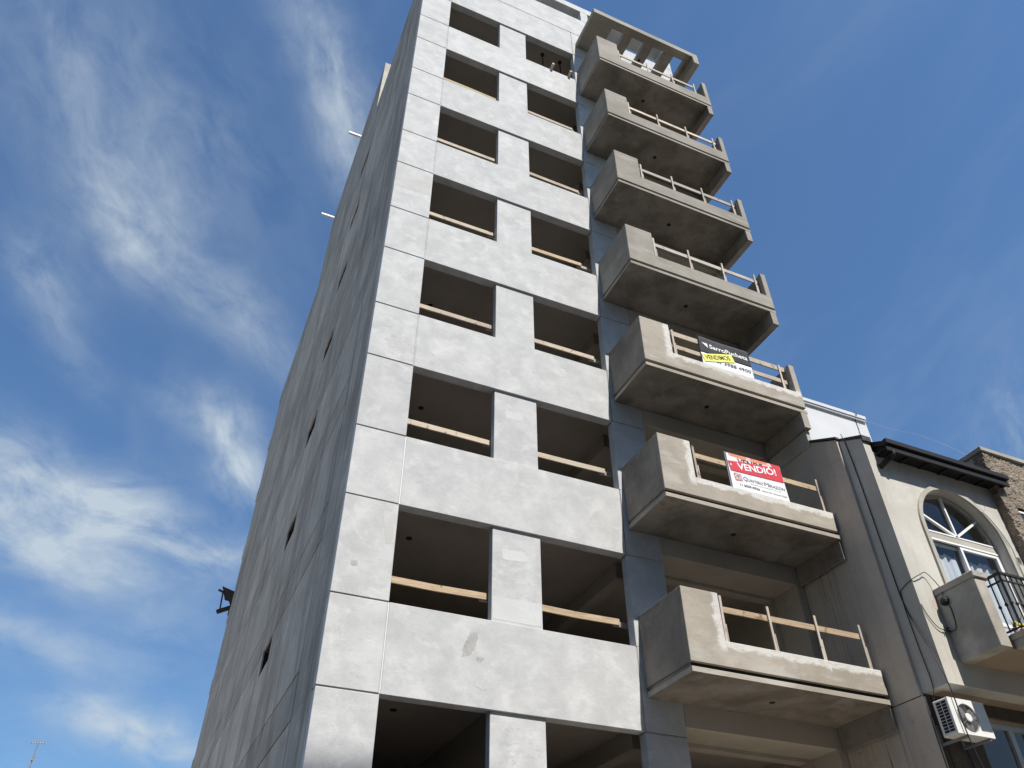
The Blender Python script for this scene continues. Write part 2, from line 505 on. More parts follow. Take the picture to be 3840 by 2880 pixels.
# ------------------------------------------------------------------ mesh helpers
class MB:
    def __init__(self):
        self.v, self.f, self.mi, self.mats = [], [], [], []
        self.cur = 0

    def box(self, x0, x1, y0, y1, z0, z1):
        b = len(self.v)
        self.v += [(x0, y0, z0), (x1, y0, z0), (x1, y1, z0), (x0, y1, z0),
                   (x0, y0, z1), (x1, y0, z1), (x1, y1, z1), (x0, y1, z1)]
        self._f([(0, 3, 2, 1), (4, 5, 6, 7), (0, 1, 5, 4), (1, 2, 6, 5), (2, 3, 7, 6), (3, 0, 4, 7)], b)
        return self

    def _f(self, fs, b):
        for q in fs:
            self.f.append(tuple(b + i for i in q))
            self.mi.append(self.cur)

    def prism(self, pts, axis, a, b_):
        """pts: 2-D outline; axis 'x' -> (y,z), 'y' -> (x,z), 'z' -> (x,y)"""
        def P(q, w):
            return {'x': (w, q[0], q[1]), 'y': (q[0], w, q[1]), 'z': (q[0], q[1], w)}[axis]
        n = len(pts)
        b = len(self.v)
        self.v += [P(q, a) for q in pts] + [P(q, b_) for q in pts]
        fs = [tuple(range(n))[::-1], tuple(range(n, 2 * n))]
        for i in range(n):
            j = (i + 1) % n
            fs.append((i, j, n + j, n + i))
        self._f(fs, b)
        return self

    def hexa(self, p8):
        b = len(self.v)
        self.v += [tuple(q) for q in p8]
        self._f([(0, 3, 2, 1), (4, 5, 6, 7), (0, 1, 5, 4), (1, 2, 6, 5), (2, 3, 7, 6), (3, 0, 4, 7)], b)
        return self

    def bar(self, p, q, w, h, upv=(0, 0, 1)):
        p, q = Vector(p), Vector(q)
        d = (q - p).normalized()
        s = d.cross(Vector(upv))
        if s.length < 1e-4:
            s = d.cross(Vector((1, 0, 0)))
        s.normalize()
        t_ = s.cross(d)
        pts = []
        for c in (p, q):
            pts += [c - s * w / 2 - t_ * h / 2, c + s * w / 2 - t_ * h / 2,
                    c + s * w / 2 + t_ * h / 2, c - s * w / 2 + t_ * h / 2]
        return self.hexa(pts)

    def tube(self, path, r, n=6, closed=False):
        path = [Vector(q) for q in path]
        rings = []
        m = len(path)
        for i, q in enumerate(path):
            if closed:
                d = path[(i + 1) % m] - path[i - 1]
            else:
                d = path[min(i + 1, m - 1)] - path[max(i - 1, 0)]
            d.normalize()
            a = d.cross(Vector((0.31, 0.2, 0.93)))
            if a.length < 1e-3:
                a = d.cross(Vector((1, 0, 0)))
            a.normalize()
            b = d.cross(a)
            rings.append([q + (a * math.cos(2 * math.pi * k / n) + b * math.sin(2 * math.pi * k / n)) * r
                          for k in range(n)])
        b0 = len(self.v)
        for R in rings:
            self.v += [tuple(q) for q in R]
        for i in range(m if closed else m - 1):
            j = (i + 1) % m
            self._f([(i * n + k, i * n + (k + 1) % n, j * n + (k + 1) % n, j * n + k) for k in range(n)], b0)
        if not closed:
            self._f([tuple(range(n))[::-1], tuple((m - 1) * n + k for k in range(n))], b0)
        return self

    def disc(self, c, r, y0, y1, n=20, axis='y', rz=None):
        pts = [(c[0] + r * math.cos(2 * math.pi * k / n), c[1] + (rz or r) * math.sin(2 * math.pi * k / n))
               for k in range(n)]
        return self.prism(pts, axis, y0, y1)

    def lathe(self, c, prof, axis='z', n=16):
        """prof: (radius, offset along axis)"""
        b0 = len(self.v)
        for (r, h) in prof:
            for k in range(n):
                a = 2 * math.pi * k / n
                x, y = r * math.cos(a), r * math.sin(a)
                self.v.append({'z': (c[0] + x, c[1] + y, c[2] + h), 'y': (c[0] + x, c[1] + h, c[2] + y),
                               'x': (c[0] + h, c[1] + x, c[2] + y)}[axis])
        for i in range(len(prof) - 1):
            self._f([(i * n + k, i * n + (k + 1) % n, (i + 1) * n + (k + 1) % n, (i + 1) * n + k)
                     for k in range(n)], b0)
        self._f([tuple(range(n))[::-1], tuple((len(prof) - 1) * n + k for k in range(n))], b0)
        return self

    def build(self, name, m, parent=None, bevel=0.0, origin=None, smooth=False, kind=None):
        me = bpy.data.meshes.new(name)
        if parent is not None:
            L = Vector(parent['_o']) if '_o' in parent else Vector((0, 0, 0))
        elif origin is not None:
            L = Vector(origin)
        else:
            xs, ys, zs = zip(*self.v)
            L = Vector(((min(xs) + max(xs)) / 2, (min(ys) + max(ys)) / 2, min(zs)))
        me.from_pydata([tuple(Vector(q) - L) for q in self.v], [], self.f)
        mm = m if isinstance(m, (list, tuple)) else [m]
        for q in mm:
            me.materials.append(MATS[q])
        for p_, i in zip(me.polygons, self.mi):
            p_.material_index = min(i, len(mm) - 1)
            p_.use_smooth = smooth
        bm_fix(me)
        o = bpy.data.objects.new(name, me)
        COL.objects.link(o)
        if parent is not None:
            o.parent = parent
            o['_o'] = tuple(L)
        else:
            o.location = L
            o['_o'] = tuple(L)
        if bevel:
            md = o.modifiers.new('edge', 'BEVEL')
            md.width = bevel
            md.segments = 1
            md.limit_method = 'ANGLE'
        if kind:
            o['kind'] = kind
        return o


import bmesh


def bm_fix(me):
    bm = bmesh.new()
    bm.from_mesh(me)
    bmesh.ops.recalc_face_normals(bm, faces=bm.faces)
    bm.to_mesh(me)
    bm.free()
    me.update()


def box(*a):
    return MB().box(*a)


def tag(o, label, cat, group=None):
    o['label'] = label
    o['category'] = cat
    if group:
        o['group'] = group
    return o


def thing(name, loc, label, cat, group=None):
    o = bpy.data.objects.new(name, None)
    o.empty_display_size = 0.2
    COL.objects.link(o)
    o.location = loc
    o['_o'] = tuple(loc)
    return tag(o, label, cat, group)


def copy_part(o, parent, delta):
    """a copy of a part (sharing its mesh), shifted, with its sub-parts"""
    c = o.copy()
    COL.objects.link(c)
    c.parent = parent
    c.location = Vector(o.location) + Vector(delta)
    for ch in o.children:
        copy_part(ch, c, (0, 0, 0))
    return c


def text_mesh(body, x0, x1, zbase, zcap, y, m, name, parent, rot=0.0, shear=0.0, bold=0.0, thick=0.002):
    """flat lettering standing in the plane y, cap height zcap, stretched to run from x0 to x1"""
    cu = bpy.data.curves.new('lettering', 'FONT')
    cu.body = body
    cu.offset = bold
    cu.extrude = 0.001
    cu.resolution_u = 3
    ob = bpy.data.objects.new('lettering', cu)
    COL.objects.link(ob)
    dg = bpy.context.evaluated_depsgraph_get()
    me = bpy.data.meshes.new_from_object(ob.evaluated_get(dg))
    bpy.data.objects.remove(ob, do_unlink=True)
    xs = [q.co.x for q in me.vertices]
    a, b = min(xs), max(xs)
    capref = 0.69
    sx = (x1 - x0) / (b - a)
    sz = zcap / capref
    L = Vector(parent['_o'])
    cr, sr = math.cos(rot), math.sin(rot)
    for q in me.vertices:
        px = (q.co.x - a) * sx + shear * q.co.y * sz
        pz = q.co.y * sz
        py = y - (thick if q.co.z > 0 else 0)
        q.co = Vector((x0 + px * cr - pz * sr, py, zbase + px * sr + pz * cr)) - L
    me.materials.clear()
    me.materials.append(MATS[m])
    o = bpy.data.objects.new(name, me)
    COL.objects.link(o)
    o.parent = parent
    o['_o'] = tuple(L)
    return o


# ------------------------------------------------------------------ ground and street
def struct(name, mb, m, **k):
    o = mb.build(name, m, **k)
    o['kind'] = 'structure'
    return o


struct('ground', MB().box(-400, 400, -400, 400, -0.3, -0.02), 'earth')
struct('road', MB().box(-200, 200, -9.0, -4.0, -0.3, 0.0), 'asphalt')
struct('pavement', MB().box(-200, 200, -4.0, 40.0, -0.3, 0.13), 'paving', bevel=0.02)
struct('pavement_opposite', MB().box(-200, 200, -24.0, -9.0, -0.3, 0.13), 'paving', bevel=0.02)

# the far side of the street, behind the viewer: it shades the foot of the facade and hides part of the sky
def block(x0, x1, y0, y1, h, mat, label, floors):
    t_ = thing('street_building', ((x0 + x1) / 2, (y0 + y1) / 2, 0.13), label, 'building', 'buildings across the street')
    MB().box(x0, x1, y0, y1, 0.131, h).build('wall', mat, t_)
    MB().box(x0 - 0.15, x1 + 0.15, y0 - 0.15, y1 + 0.15, h + 0.002, h + 0.25).build('coping', 'weathered_cap', t_)
    n = int((x1 - x0) / 3.2)
    for f in range(floors):
        for i in range(n):
            x = x0 + (x1 - x0) * (i + 0.5) / n
            z = 1.2 + f * 3.0
            if z + 1.6 > h:
                continue
            MB().box(x - 0.7, x + 0.7, y1 - 0.1, y1 + 0.02, z, z + 1.4).build('window', 'vinyl_black', t_)


OPP = True

# ------------------------------------------------------------------ the unfinished apartment building
H = 2.9
B0 = 5.22
dB = {2: -0.02, 3: -0.03, 6: 0.02}
dT = {1: 0.025, 6: 0.045}


def zb(k):
    return B0 + H * k + dB.get(k, 0)


def zt(k):
    return B0 + 1.2866 + H * k + dT.get(k, 0)


C1, XP0, XP1, XW, XO, XR0, XR1 = 0.848, 2.441, 3.292, 4.909, 5.64, 8.57, 8.80
G = 0.011     # half width of the joints
TH = 0.19
ROOF = 28.6
bld = thing('apartment_building', (4.4, 8.0, 0.13),
            'unfinished ten storey apartment block of pale grey plaster with open window holes', 'building')

# front: corner panels, bands, piers, strip beside the balconies
KS = range(-1, 8)
for k in KS:
    box(0.0, C1 - G, 0, TH, zb(k) + G, zt(k) - G).build('wall_panel', 'white_plaster', bld, 0.006)
    top = zb(k + 1) - G if k < 7 else 28.18
    if k < 7:
        box(0.0, C1, 0, TH, zt(k) + G, top).build('wall_panel', 'white_plaster', bld, 0.006)
        box(XP0, XP1, 0.04, TH, zt(k), zb(k + 1)).build('pier', 'white_plaster', bld, 0.006)
        box(XW, XO, 0.0, TH, zt(k), zb(k + 1) - G).build('wall_panel', 'white_plaster', bld, 0.006)
    # spandrel band, full width of the two windows
    zt_ = zt(k) if k < 7 else 26.974 - G
    box(C1 + G, XW - G, 0, TH, zb(k), zt_).build('spandrel_panel', 'white_plaster', bld, 0.006)
    # strip between windows and balcony at band level
    box(XW + G, XO, 0.0, TH, zb(k) + G, zt_).build('wall_panel', 'white_plaster', bld, 0.006)
    # joint bottoms
    mb = MB()
    mb.box(C1 - G + 0.004, C1 + G, 0.008, TH - 0.01, zb(k) + 0.01, zt_ - 0.004)
    mb.build('joint_bead', 'bead_white' if k < 2 else 'white_plaster', bld)
    box(0.012, C1, 0.014, TH - 0.01, zb(k) - G, zb(k) + G).build('joint', 'side_plaster', bld)
    if k < 7:
        box(0.012, C1, 0.014, TH - 0.01, zt(k) - G, zt(k) + G).build('joint', 'side_plaster', bld)
    box(XW, XO - 0.004, 0.014, TH - 0.01, zb(k) - G, zb(k) + G).build('joint', 'side_plaster', bld)
    box(XW - G, XW + G, 0.014, TH - 0.012, zb(k) + G, zt_ - 0.004).build('joint', 'side_plaster', bld)
# trowelled repairs and scuffs, a hair proud of the plaster
cement('patch_grey', (0.37, 0.365, 0.355), (0.29, 0.287, 0.28), (0.48, 0.48, 0.475), (1, 1), patch=1.0, big=5.0, trowel=(2, 1, 2), bump=0.5)
cement('patch_dull', (0.435, 0.435, 0.425), (0.385, 0.385, 0.377), (0.48, 0.48, 0.475), (1, 1), patch=0.8, big=2.0, bump=0.3)
cement('patch_pale', (0.497, 0.502, 0.502), (0.455, 0.46, 0.462), (0.52, 0.525, 0.525), (1, 1), patch=0.5, big=2.0, bump=0.3)


def patch(pts, m, y, rough=0.03, seed=1):
    pr_ = random.Random(seed)
    out = []
    n = len(pts)
    for i in range(n):
        a, b = pts[i], pts[(i + 1) % n]
        L_ = math.hypot(b[0] - a[0], b[1] - a[1])
        k_ = max(2, int(L_ / 0.03))
        for j in range(k_):
            f = j / k_
            w = rough * (0.3 if j == 0 else 1.0)
            out.append((a[0] + (b[0] - a[0]) * f + pr_.uniform(-w, w), a[1] + (b[1] - a[1]) * f + pr_.uniform(-w, w)))
    MB().prism(out, 'y', y - 0.0015, y + 0.01).build('repair_patch', m, bld)


patch([(2.112, 6.289), (2.223, 6.283), (2.192, 6.09), (2.124, 5.942), (1.981, 5.897), (1.999, 6.059)], 'patch_grey', 0.0, 0.013, 1)
patch([(2.208, 5.932), (2.33, 5.928), (2.271, 5.851), (2.21, 5.875)], 'patch_grey', 0.0, 0.009, 2)
patch([(0.223, 7.041), (0.327, 7.051), (0.315, 6.961), (0.234, 6.957)], 'patch_grey', 0.0, 0.009, 3)
patch([(2.593, 7.752), (3.008, 7.77), (3.033, 7.595), (2.622, 7.564)], 'patch_pale', 0.04, 0.009, 4)
patch([(2.652, 10.588), (3.016, 10.62), (3.013, 10.432), (2.667, 10.409)], 'patch_pale', 0.04, 0.009, 5)
patch([(2.46, 6.915), (3.275, 6.93), (3.275, 6.56), (2.46, 6.56)], 'patch_pale', 0.04, 0.004, 6)
patch([(0.012, 16.69), (0.82, 16.68), (0.82, 15.99), (0.012, 15.93)], 'patch_dull', 0.0, 0.004, 7)
patch([(0.60, 7.96), (0.80, 7.97), (0.79, 7.42), (0.71, 7.40)], 'patch_dull', 0.0, 0.012, 8)
# wall above the loggia openings (behind the balconies) and around them
for k in range(0, 8):
    z0, z1 = zb(k) + 0.15, zb(k) + 0.62
    if k == 7:
        z0, z1 = 25.67, 26.10
    box(XO + 0.002, XR0, 0.0, 0.65, z0, z1).build('lintel', 'loggia_plaster', bld, 0.006)
    # loggia lining: left reveal, right reveal
    box(XO - 0.19, XO, TH + 0.002, 0.65, zt(k - 1) - 0.75, z0 + 0.2).build('reveal', 'loggia_plaster', bld)
    # inner wall with the door opening
    mb = MB()
    mb.box(XO - 0.19, 5.78, 0.652, 0.85, zt(k - 1) - 0.7, z0 - 0.06)
    mb.box(8.46, XR0, 0.652, 0.85, zt(k - 1) - 0.7, z0 - 0.06)
    mb.box(XO - 0.19, XR0, 0.652, 0.85, z0 - 0.06, z1 - 0.02)
    mb.build('inner_wall', 'loggia_plaster', bld)
# right-hand column and flank
mb = MB()
mb.box(XR0 + 0.003, XR1, 0.004, 22.3, 0.13, 26.10)
mb.build('flank_wall', 'loggia_plaster', bld)
# attic / roof parapet zone
box(C1 + G, XO + 0.02, 0.0, 0.2, 26.974 + G, 28.18).build('roof_parapet', 'white_plaster', bld, 0.006)
box(0.0, C1 - G, 0, 0.2, zb(7) + G + 1.47, 28.18).build('wall_panel', 'white_plaster', bld, 0.006)
box(XO + 0.022, 8.85, 0.002, 0.2, 26.10, 27.5).build('roof_parapet', 'white_plaster', bld, 0.006)
mb = MB()
mb.box(0.0, 8.85, 0.0, 0.5, 28.87, 29.22)
mb.build('roof_beam', 'white_plaster', bld, 0.008)
box(0.0, C1, 0.0, 0.5, 28.182, 28.868).build('attic_post', 'white_plaster', bld, 0.006)
box(5.38, 5.66, 0.0, 0.5, 28.182, 28.868).build('attic_post', 'white_plaster', bld, 0.006)
box(8.64, 8.85, 0.0, 0.5, 27.502, 28.868).build('attic_post', 'white_plaster', bld, 0.006)
box(5.40, 5.64, 0.202, 0.5, 26.3, 28.18).build('attic_post', 'white_plaster', bld)

# left flank wall: courses of plaster panels with recessed joints and a small opening per storey
core = MB()
core.cur = 1
YB = 22.3
YM = 14.7
FY0, FY1 = 5.70, 6.80


def hole_z(k):
    return B0 + H * k - 0.56, B0 + H * k - 0.02


for k in range(-1, 9):
    a0, a1 = hole_z(k)
    nxt = hole_z(k + 1)[0]
    if a0 < 0.3:
        a0 = a1 = 0.3
    if nxt > ROOF:
        nxt = ROOF - 0.02
    if a1 > a0:
        core.box(0.032, 0.2, TH + 0.002, FY0, a0, a1)
        core.box(0.032, 0.2, FY1, YM, a0, a1)
    core.box(0.032, 0.2, TH + 0.002, YM, a1, nxt)
core.box(0.032, 0.2, YM, YB, 0.2, 27.18)
core.cur = 0
core.box(0.2005, 0.203, TH + 0.3, YB - 0.2, 0.2, 0.3)
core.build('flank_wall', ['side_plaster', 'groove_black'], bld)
for k in range(0, 8):
    a0, a1 = hole_z(k)
    mb = MB()
    mb.box(0.034, 0.2, FY1 - 0.012, FY1 - 0.002, a0 + 0.012, a1 - 0.012)
    mb.box(0.034, 0.2, FY0 + 0.002, FY0 + 0.012, a0 + 0.012, a1 - 0.012)
    mb.box(0.2005, 0.2014, FY0 - 0.05, FY1 + 0.05, a0 - 0.05, a1 + 0.015)
    mb.box(0.034, 0.2, FY0 + 0.014, FY1 - 0.014, a1 - 0.012, a1 - 0.002)
    mb.box(0.034, 0.2, FY0 + 0.014, FY1 - 0.014, a0 + 0.002, a0 + 0.012)
    mb.build('dark_hole_lining', 'dark_void', bld)  # dark box lining added to blacken the opening in place of shade
for k in range(-1, 9):
    zlo, zmid, zhi = B0 + H * k, B0 + H * k + 0.70, B0 + H * (k + 1)
    if zlo > ROOF:
        break
    top = min(zhi, ROOF)
    for (y0, y1, z0, z1, hole) in ((TH + 0.004, 1.5, zlo, top, False), (1.5, YM, zlo, zmid, False),
                                   (1.5, YM, zmid, top, True), (YM, YB, zlo, zmid, False), (YM, YB, zmid, top, False)):
        lim = ROOF if y1 <= YM else 27.2
        z1 = min(z1, lim)
        if z1 - z0 < 0.1:
            continue
        g = 0.019
        ga = 0.035 if y0 == 1.5 else (0.004 if y0 < 1 else 0.014)
        gb = 0.0 if y1 == YM else (0.0 if y1 == 1.5 else 0.014)
        h0, h1 = hole_z(k + 1)
        mb = MB()
        if hole and h1 < lim - 0.3:
            mb.prism([(y0 + ga, z0 + g), (y1 - gb, z0 + g), (y1 - gb, z1 - g),
                      (FY1, z1 - g), (FY1, h0), (FY0, h0), (FY0, z1 - g), (y0 + ga, z1 - g)], 'x', 0.0, 0.0315)
        else:
            mb.box(0.0, 0.0315, y0 + ga, y1 - gb, z0 + (g if y0 > 1 else 0.001), z1 - (g if y0 > 1 else 0.001))
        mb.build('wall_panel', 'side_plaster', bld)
# stair tower on the roof, rear ledges
mb = MB()
mb.box(0.0, 4.6, 6.1, YM, ROOF + 0.002, 31.9)
mb.build('stair_tower', 'side_plaster', bld)
box(-0.004, 4.6, 6.085, 6.098, ROOF + 0.004, 31.9).build('tower_front', 'house_trim', bld)
for k in range(0, 8):
    box(0.002, 6.0, YB + 0.002, YB + 0.62, B0 + H * k + 1.25, B0 + H * k + 1.78).build('rear_balcony', 'side_plaster', bld, 0.01)
# slabs, ceilings, inside walls
for k in range(-1, 8):
    z0 = B0 + H * k + 0.33
    box(0.202, XR0, TH + 0.004, 22.2, z0, z0 + 0.25).build('floor_slab', 'interior_plaster', bld)
    box(5.20, 5.43, 0.855, 7.0, z0 - 0.31, z0 - 0.002).build('beam', 'interior_plaster', bld)
    if k < 7:
        mb = MB()
        mb.box(0.202, XR0, 7.0, 7.15, z0 + 0.25, z0 + 2.9)
        mb.box(1.55, 1.70, 3.4, 7.0, z0 + 0.25, z0 + 2.9)
        mb.build('inner_wall', 'interior_plaster', bld)
    if k < 0:
        box(2.79, 2.94, TH + 0.004, 7.0, z0 + 0.25, z0 + 2.9).build('inner_wall', 'interior_plaster', bld)  # unseen partition added to keep light out of the lowest left room
    # ceiling outlets seen through the windows
    for (x, y) in ((1.48, 1.52), (4.2, 3.6)):
        MB().disc((x, y), 0.055, z0 - 0.012, z0 + 0.05, 14, 'z').build('ceiling_outlet', 'dark_void', bld)
box(0.2, 8.5, 0.5, 22.2, ROOF - 0.4, ROOF - 0.15).build('floor_slab', 'interior_plaster', bld)

# pergola over the top balcony
mb = MB()
Pz0, Pz1, Py = 26.10, 26.335, -1.23
mb.box(5.05, 8.64, Py, -0.98, Pz0, Pz1)                 # front beam
mb.box(5.05, 5.82, -0.98, -0.003, Pz0, Pz1)             # solid left part
for (a, b) in ((6.26, 6.55), (7.03, 7.32), (7.76, 8.08), (8.50, 8.64)):
    mb.box(a, b, -0.98, -0.003, Pz0, Pz1)
mb.box(8.64, 8.845, Py, -0.003, 25.74, Pz1)
mb.build('pergola', 'balcony_grey', bld, 0.006)
MB().disc((7.12, -0.42), 0.05, Pz0 - 0.006, Pz0 + 0.02, 12, 'z').build('conduit_box', 'dark_void', bld)

# balconies
for k in range(7):
    s = B0 + 0.494 + H * k            # soffit
    right = 8.66 if k < 2 else 8.815
    tall = s + 1.306 + (0.10 if k == 6 else 0.0)
    low = s + 0.545
    pb, gt = s + 0.150, s + 0.080
    mb = MB()
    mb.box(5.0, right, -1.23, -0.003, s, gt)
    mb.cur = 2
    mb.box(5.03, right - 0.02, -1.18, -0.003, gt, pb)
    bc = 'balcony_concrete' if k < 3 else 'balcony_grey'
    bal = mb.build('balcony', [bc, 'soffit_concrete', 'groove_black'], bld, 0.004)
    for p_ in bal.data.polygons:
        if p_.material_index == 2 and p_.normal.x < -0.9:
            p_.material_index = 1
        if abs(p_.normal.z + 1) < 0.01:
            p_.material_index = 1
    mb = MB()
    nl = 5.68
    if k < 2:
        out = [(5.0, pb), (right, pb), (right, low), (nl, low), (nl, tall), (5.0, tall)]
    else:
        out = [(5.0, pb), (right, pb), (right, tall), (8.68, tall), (8.68, low), (nl, low), (nl, tall), (5.0, tall)]
    mb.prism(out, 'y', -1.23, -1.12)
    mb.box(5.0, 5.11, -1.12, -0.003, pb, tall)
    if k >= 2:
        mb.box(8.70, right, -1.12, -0.003, pb, tall)
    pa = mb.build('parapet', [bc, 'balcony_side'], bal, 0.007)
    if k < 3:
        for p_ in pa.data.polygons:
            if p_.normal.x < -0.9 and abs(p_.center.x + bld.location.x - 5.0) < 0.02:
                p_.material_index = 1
    mb = MB()
    if k < 2:
        mb.box(8.64, right, -1.20, -0.003, s - 0.385, s - 0.001)
    else:
        mb.box(8.63, 8.79, -1.23, -0.003, s - 0.385, s - 0.001)
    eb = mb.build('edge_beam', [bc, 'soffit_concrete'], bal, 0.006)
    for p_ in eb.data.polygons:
        p_.material_index = 0 if p_.normal.y < -0.9 and k >= 2 else 1  # lit front in lighter concrete, shaded faces in darker: shading set by material
    MB().disc((6.87 if k == 0 else 6.79, -0.60), 0.05, s - 0.004, s + 0.03, 12, 'z').build('conduit_box', 'dark_void', bal)
box(8.69, 8.79, -1.15, -0.003, 10.75, 11.12).build('wall_stub', 'house_trim', bld, 0.006)

block(-16.0, 5.75, -38.0, -25.0, 37.9, 'brick_block', 'tall brown apartment block across the street', 12)
block(5.95, 15.0, -36.0, -25.2, 21.0, 'party_cement', 'grey low building beside the tall brown block across the street', 6)
block(15.2, 34.0, -36.0, -24.8, 17.0, 'tan_plaster', 'tan long building at the right end across the street', 5)
block(-40.0, -16.2, -36.0, -25.0, 15.0, 'house_trim', 'pale wide building at the left end across the street', 4)

# ------------------------------------------------------------------ planks across the windows
ORD = ['lowest visible', 'second', 'third', 'fourth', 'fifth', 'sixth', 'seventh']
FLOORW = {1: 'second window row from the bottom', 2: 'third window row from the bottom',
          3: 'fourth window row from the bottom', 4: 'fifth window row from the bottom',
          5: 'sixth window row from the bottom', 6: 'seventh window row from the bottom'}
GW = 'safety planks across the window openings'
for k in range(1, 7):
    for side in (0, 1):
        mat = 'pine' if k <= 1 else rnd.choice(['pale_pine', 'pine', 'pale_pine'])
        x0, x1 = (0.70, 2.432 - 0.02 * rnd.random()) if side == 0 else (3.20, 4.78 - (0.12 if k in (4,) else 0.02 * rnd.random()))
        z = zt(k - 1) + 0.42 + (rnd.random() - 0.5) * 0.03
        if k == 6 and side == 0:
            z -= 0.04
        tl = (rnd.random() - 0.5) * 0.03
        mb = MB()
        wp, xm = rnd.uniform(-0.014, 0.014), x0 + (x1 - x0) * rnd.uniform(0.4, 0.6)
        P0, P1, P2 = (x0, 0.222, z + 0.055 - tl), (xm, 0.222, z + 0.055 + wp), (x1, 0.222, z + 0.055 + tl)
        mb.v += [(P[0], P[1] + dy, P[2] + dz) for P in (P0, P1, P2) for dy, dz in ((-0.013, -0.054), (0.013, -0.054), (0.013, 0.054), (-0.013, 0.054))]
        mb._f([(0, 1, 2, 3), (8, 11, 10, 9)] + [(4 * q_ + e_, 4 * q_ + (e_ + 1) % 4, 4 * q_ + 4 + (e_ + 1) % 4, 4 * q_ + 4 + e_) for q_ in (0, 1) for e_ in range(4)], 0)
        o = mb.build('safety_plank', mat, None, 0.003)
        d = 'left' if side == 0 else 'right'
        tag(o, 'wooden plank across the %s opening of the %s' % (d, FLOORW[k]), 'plank', GW)
        # dark off-cut that carries its far end
        mb = MB()
        e = 2.60 if side == 0 else 5.02
        mb.box(x1 - 0.10, e, 0.238, 0.275, z - 0.012, z + 0.075)
        o = mb.build('cleat', 'grey_timber', None, 0.003)
        tag(o, 'dark cleat at the plank end, %s opening, %s' % (d, FLOORW[k].replace('window ', '').replace(' from the bottom', ' up')), 'batten',
            'cleats behind the window planks')
# loose plank lying behind the right window, fourth row
o = MB().bar((3.75, 0.30, zt(2) + 0.16), (4.62, 0.30, zt(2) + 0.13), 0.03, 0.045).build('loose_plank', 'pine', None, 0.003)
tag(o, 'thin loose batten just under the plank in the right opening of the fourth window row', 'batten')

# props and timbers in the top right window
for i, (x, y) in enumerate(((4.117, 0.54), (4.735, 0.55))):
    p_ = thing('steel_prop', (x, y, B0 + H * 6 + 0.58),
               'dark telescopic steel prop, %s of the two in the top right window' % ('left' if i == 0 else 'right'),
               'steel prop', 'props in the top right window')
    zc = B0 + H * 7 + 0.33
    MB().lathe((x, y, B0 + H * 6 + 0.585), [(0.024, 0), (0.024, 1.45), (0.03, 1.46), (0.03, 1.5), (0.019, 1.5), (0.019, zc - B0 - H * 6 - 0.60)], 'z', 10).build('tube', 'steel_rust', p_)
    mb = MB().box(x - 0.05, x + 0.05, y - 0.05, y + 0.05, zc - 0.014, zc - 0.003)
    mb.lathe((x, y, zc - 0.10), [(0.03, 0), (0.045, 0.02), (0.06, 0.085)], 'z', 10)
    mb.build('head_plate', 'steel_rust', p_)
for i, (x, a) in enumerate(((4.10, 0.03), (4.69, 0.02))):
    o = MB().bar((x + a, 0.95, zt(6) + 0.05), (x, -0.15, zt(6) + 0.10), 0.075, 0.075).build('timber_stub', 'pale_pine', None, 0.004)
    tag(o, 'squared timber end poking out over the top right window sill, %s' % ('nearer the pier' if i == 0 else 'nearer the balcony'),
        'timber', 'timber ends on the top right sill')

# ------------------------------------------------------------------ timber guard rails on the balconies
NB = ['lowest balcony', 'second lowest balcony', 'third lowest balcony', 'middle balcony', 'third highest balcony',
      'second highest balcony', 'top balcony under the pergola']


def guard(k, posts, rails, mat, board=False):
    s = B0 + 0.494 + H * k
    base = s + 0.15
    extra = {1: ' behind the red and white sold sign', 2: ' behind the black sale banner'}.get(k, '')
    g = thing('guard_rail', (7.2, -1.06, base), 'makeshift timber guard rail on the %s%s' % (NB[k], extra), 'guard rail',
              'timber guard rails on the balconies')
    for i, x in enumerate(posts):
        top = s + 1.33 + rnd.uniform(-0.02, 0.02)
        dx = rnd.uniform(-0.012, 0.012)
        mb = MB()
        mb.bar((x + dx, -1.105, base), (x - dx, -1.105, top), 0.045, 0.022, (0, 1, 0))
        mb.build('post', 'post_timber', g, 0.002)
        mb = MB()
        mb.bar((x + dx + 0.045, -1.10, base), (x + 0.04, -1.10, s + 0.95 + rnd.uniform(-0.08, 0.05)), 0.02, 0.02, (0, 1, 0))
        mb.build('stake', 'post_timber', g)
    for (z0, z1, x0, x1) in rails:
        mb = MB()
        tl = rnd.uniform(-0.008, 0.008)
        mb.bar((x0, -1.075, s + (z0 + z1) / 2 - tl), (x1, -1.075, s + (z0 + z1) / 2 + tl), 0.025, z1 - z0)
        mb.build('rail', mat, g, 0.003)
    if board:
        mb = MB()
        mb.bar((5.72, -1.07, s + 0.575), (8.68, -1.07, s + 0.56), 0.03, 0.11)
        mb.build('toe_board', 'pine', g, 0.003)
    return g


guard(0, (5.80, 6.72, 7.66, 8.59), ((1.085, 1.185, 5.80, 8.63),), 'pine')
guard(1, (5.83, 8.61), ((1.085, 1.195, 5.80, 8.65),), 'pine')
guard(2, (5.84, 8.52), ((1.20, 1.33, 5.80, 8.69), (0.85, 0.96, 5.80, 8.69)), 'pale_pine')
guard(3, (5.80, 6.74, 7.66, 8.58), ((1.08, 1.19, 5.78, 8.69),), 'grey_timber', True)
guard(4, (5.82, 6.74, 7.66, 8.58), ((1.09, 1.20, 5.78, 8.69),), 'grey_timber', True)
guard(5, (5.80, 6.72, 7.66, 8.56), ((1.08, 1.18, 5.78, 8.69),), 'pale_pine')
guard(6, (5.80, 6.78, 7.66, 8.44), ((1.12, 1.22, 5.78, 8.5),), 'grey_timber')


# ------------------------------------------------------------------ sale banners
SB = 1.0065


def bp(x, z):
    """point measured 6 cm further out, moved back to the banner's own plane"""
    return (CAM.x + (x - CAM.x) * SB, CAM.z + (z - CAM.z) * SB)


YBN = -1.118


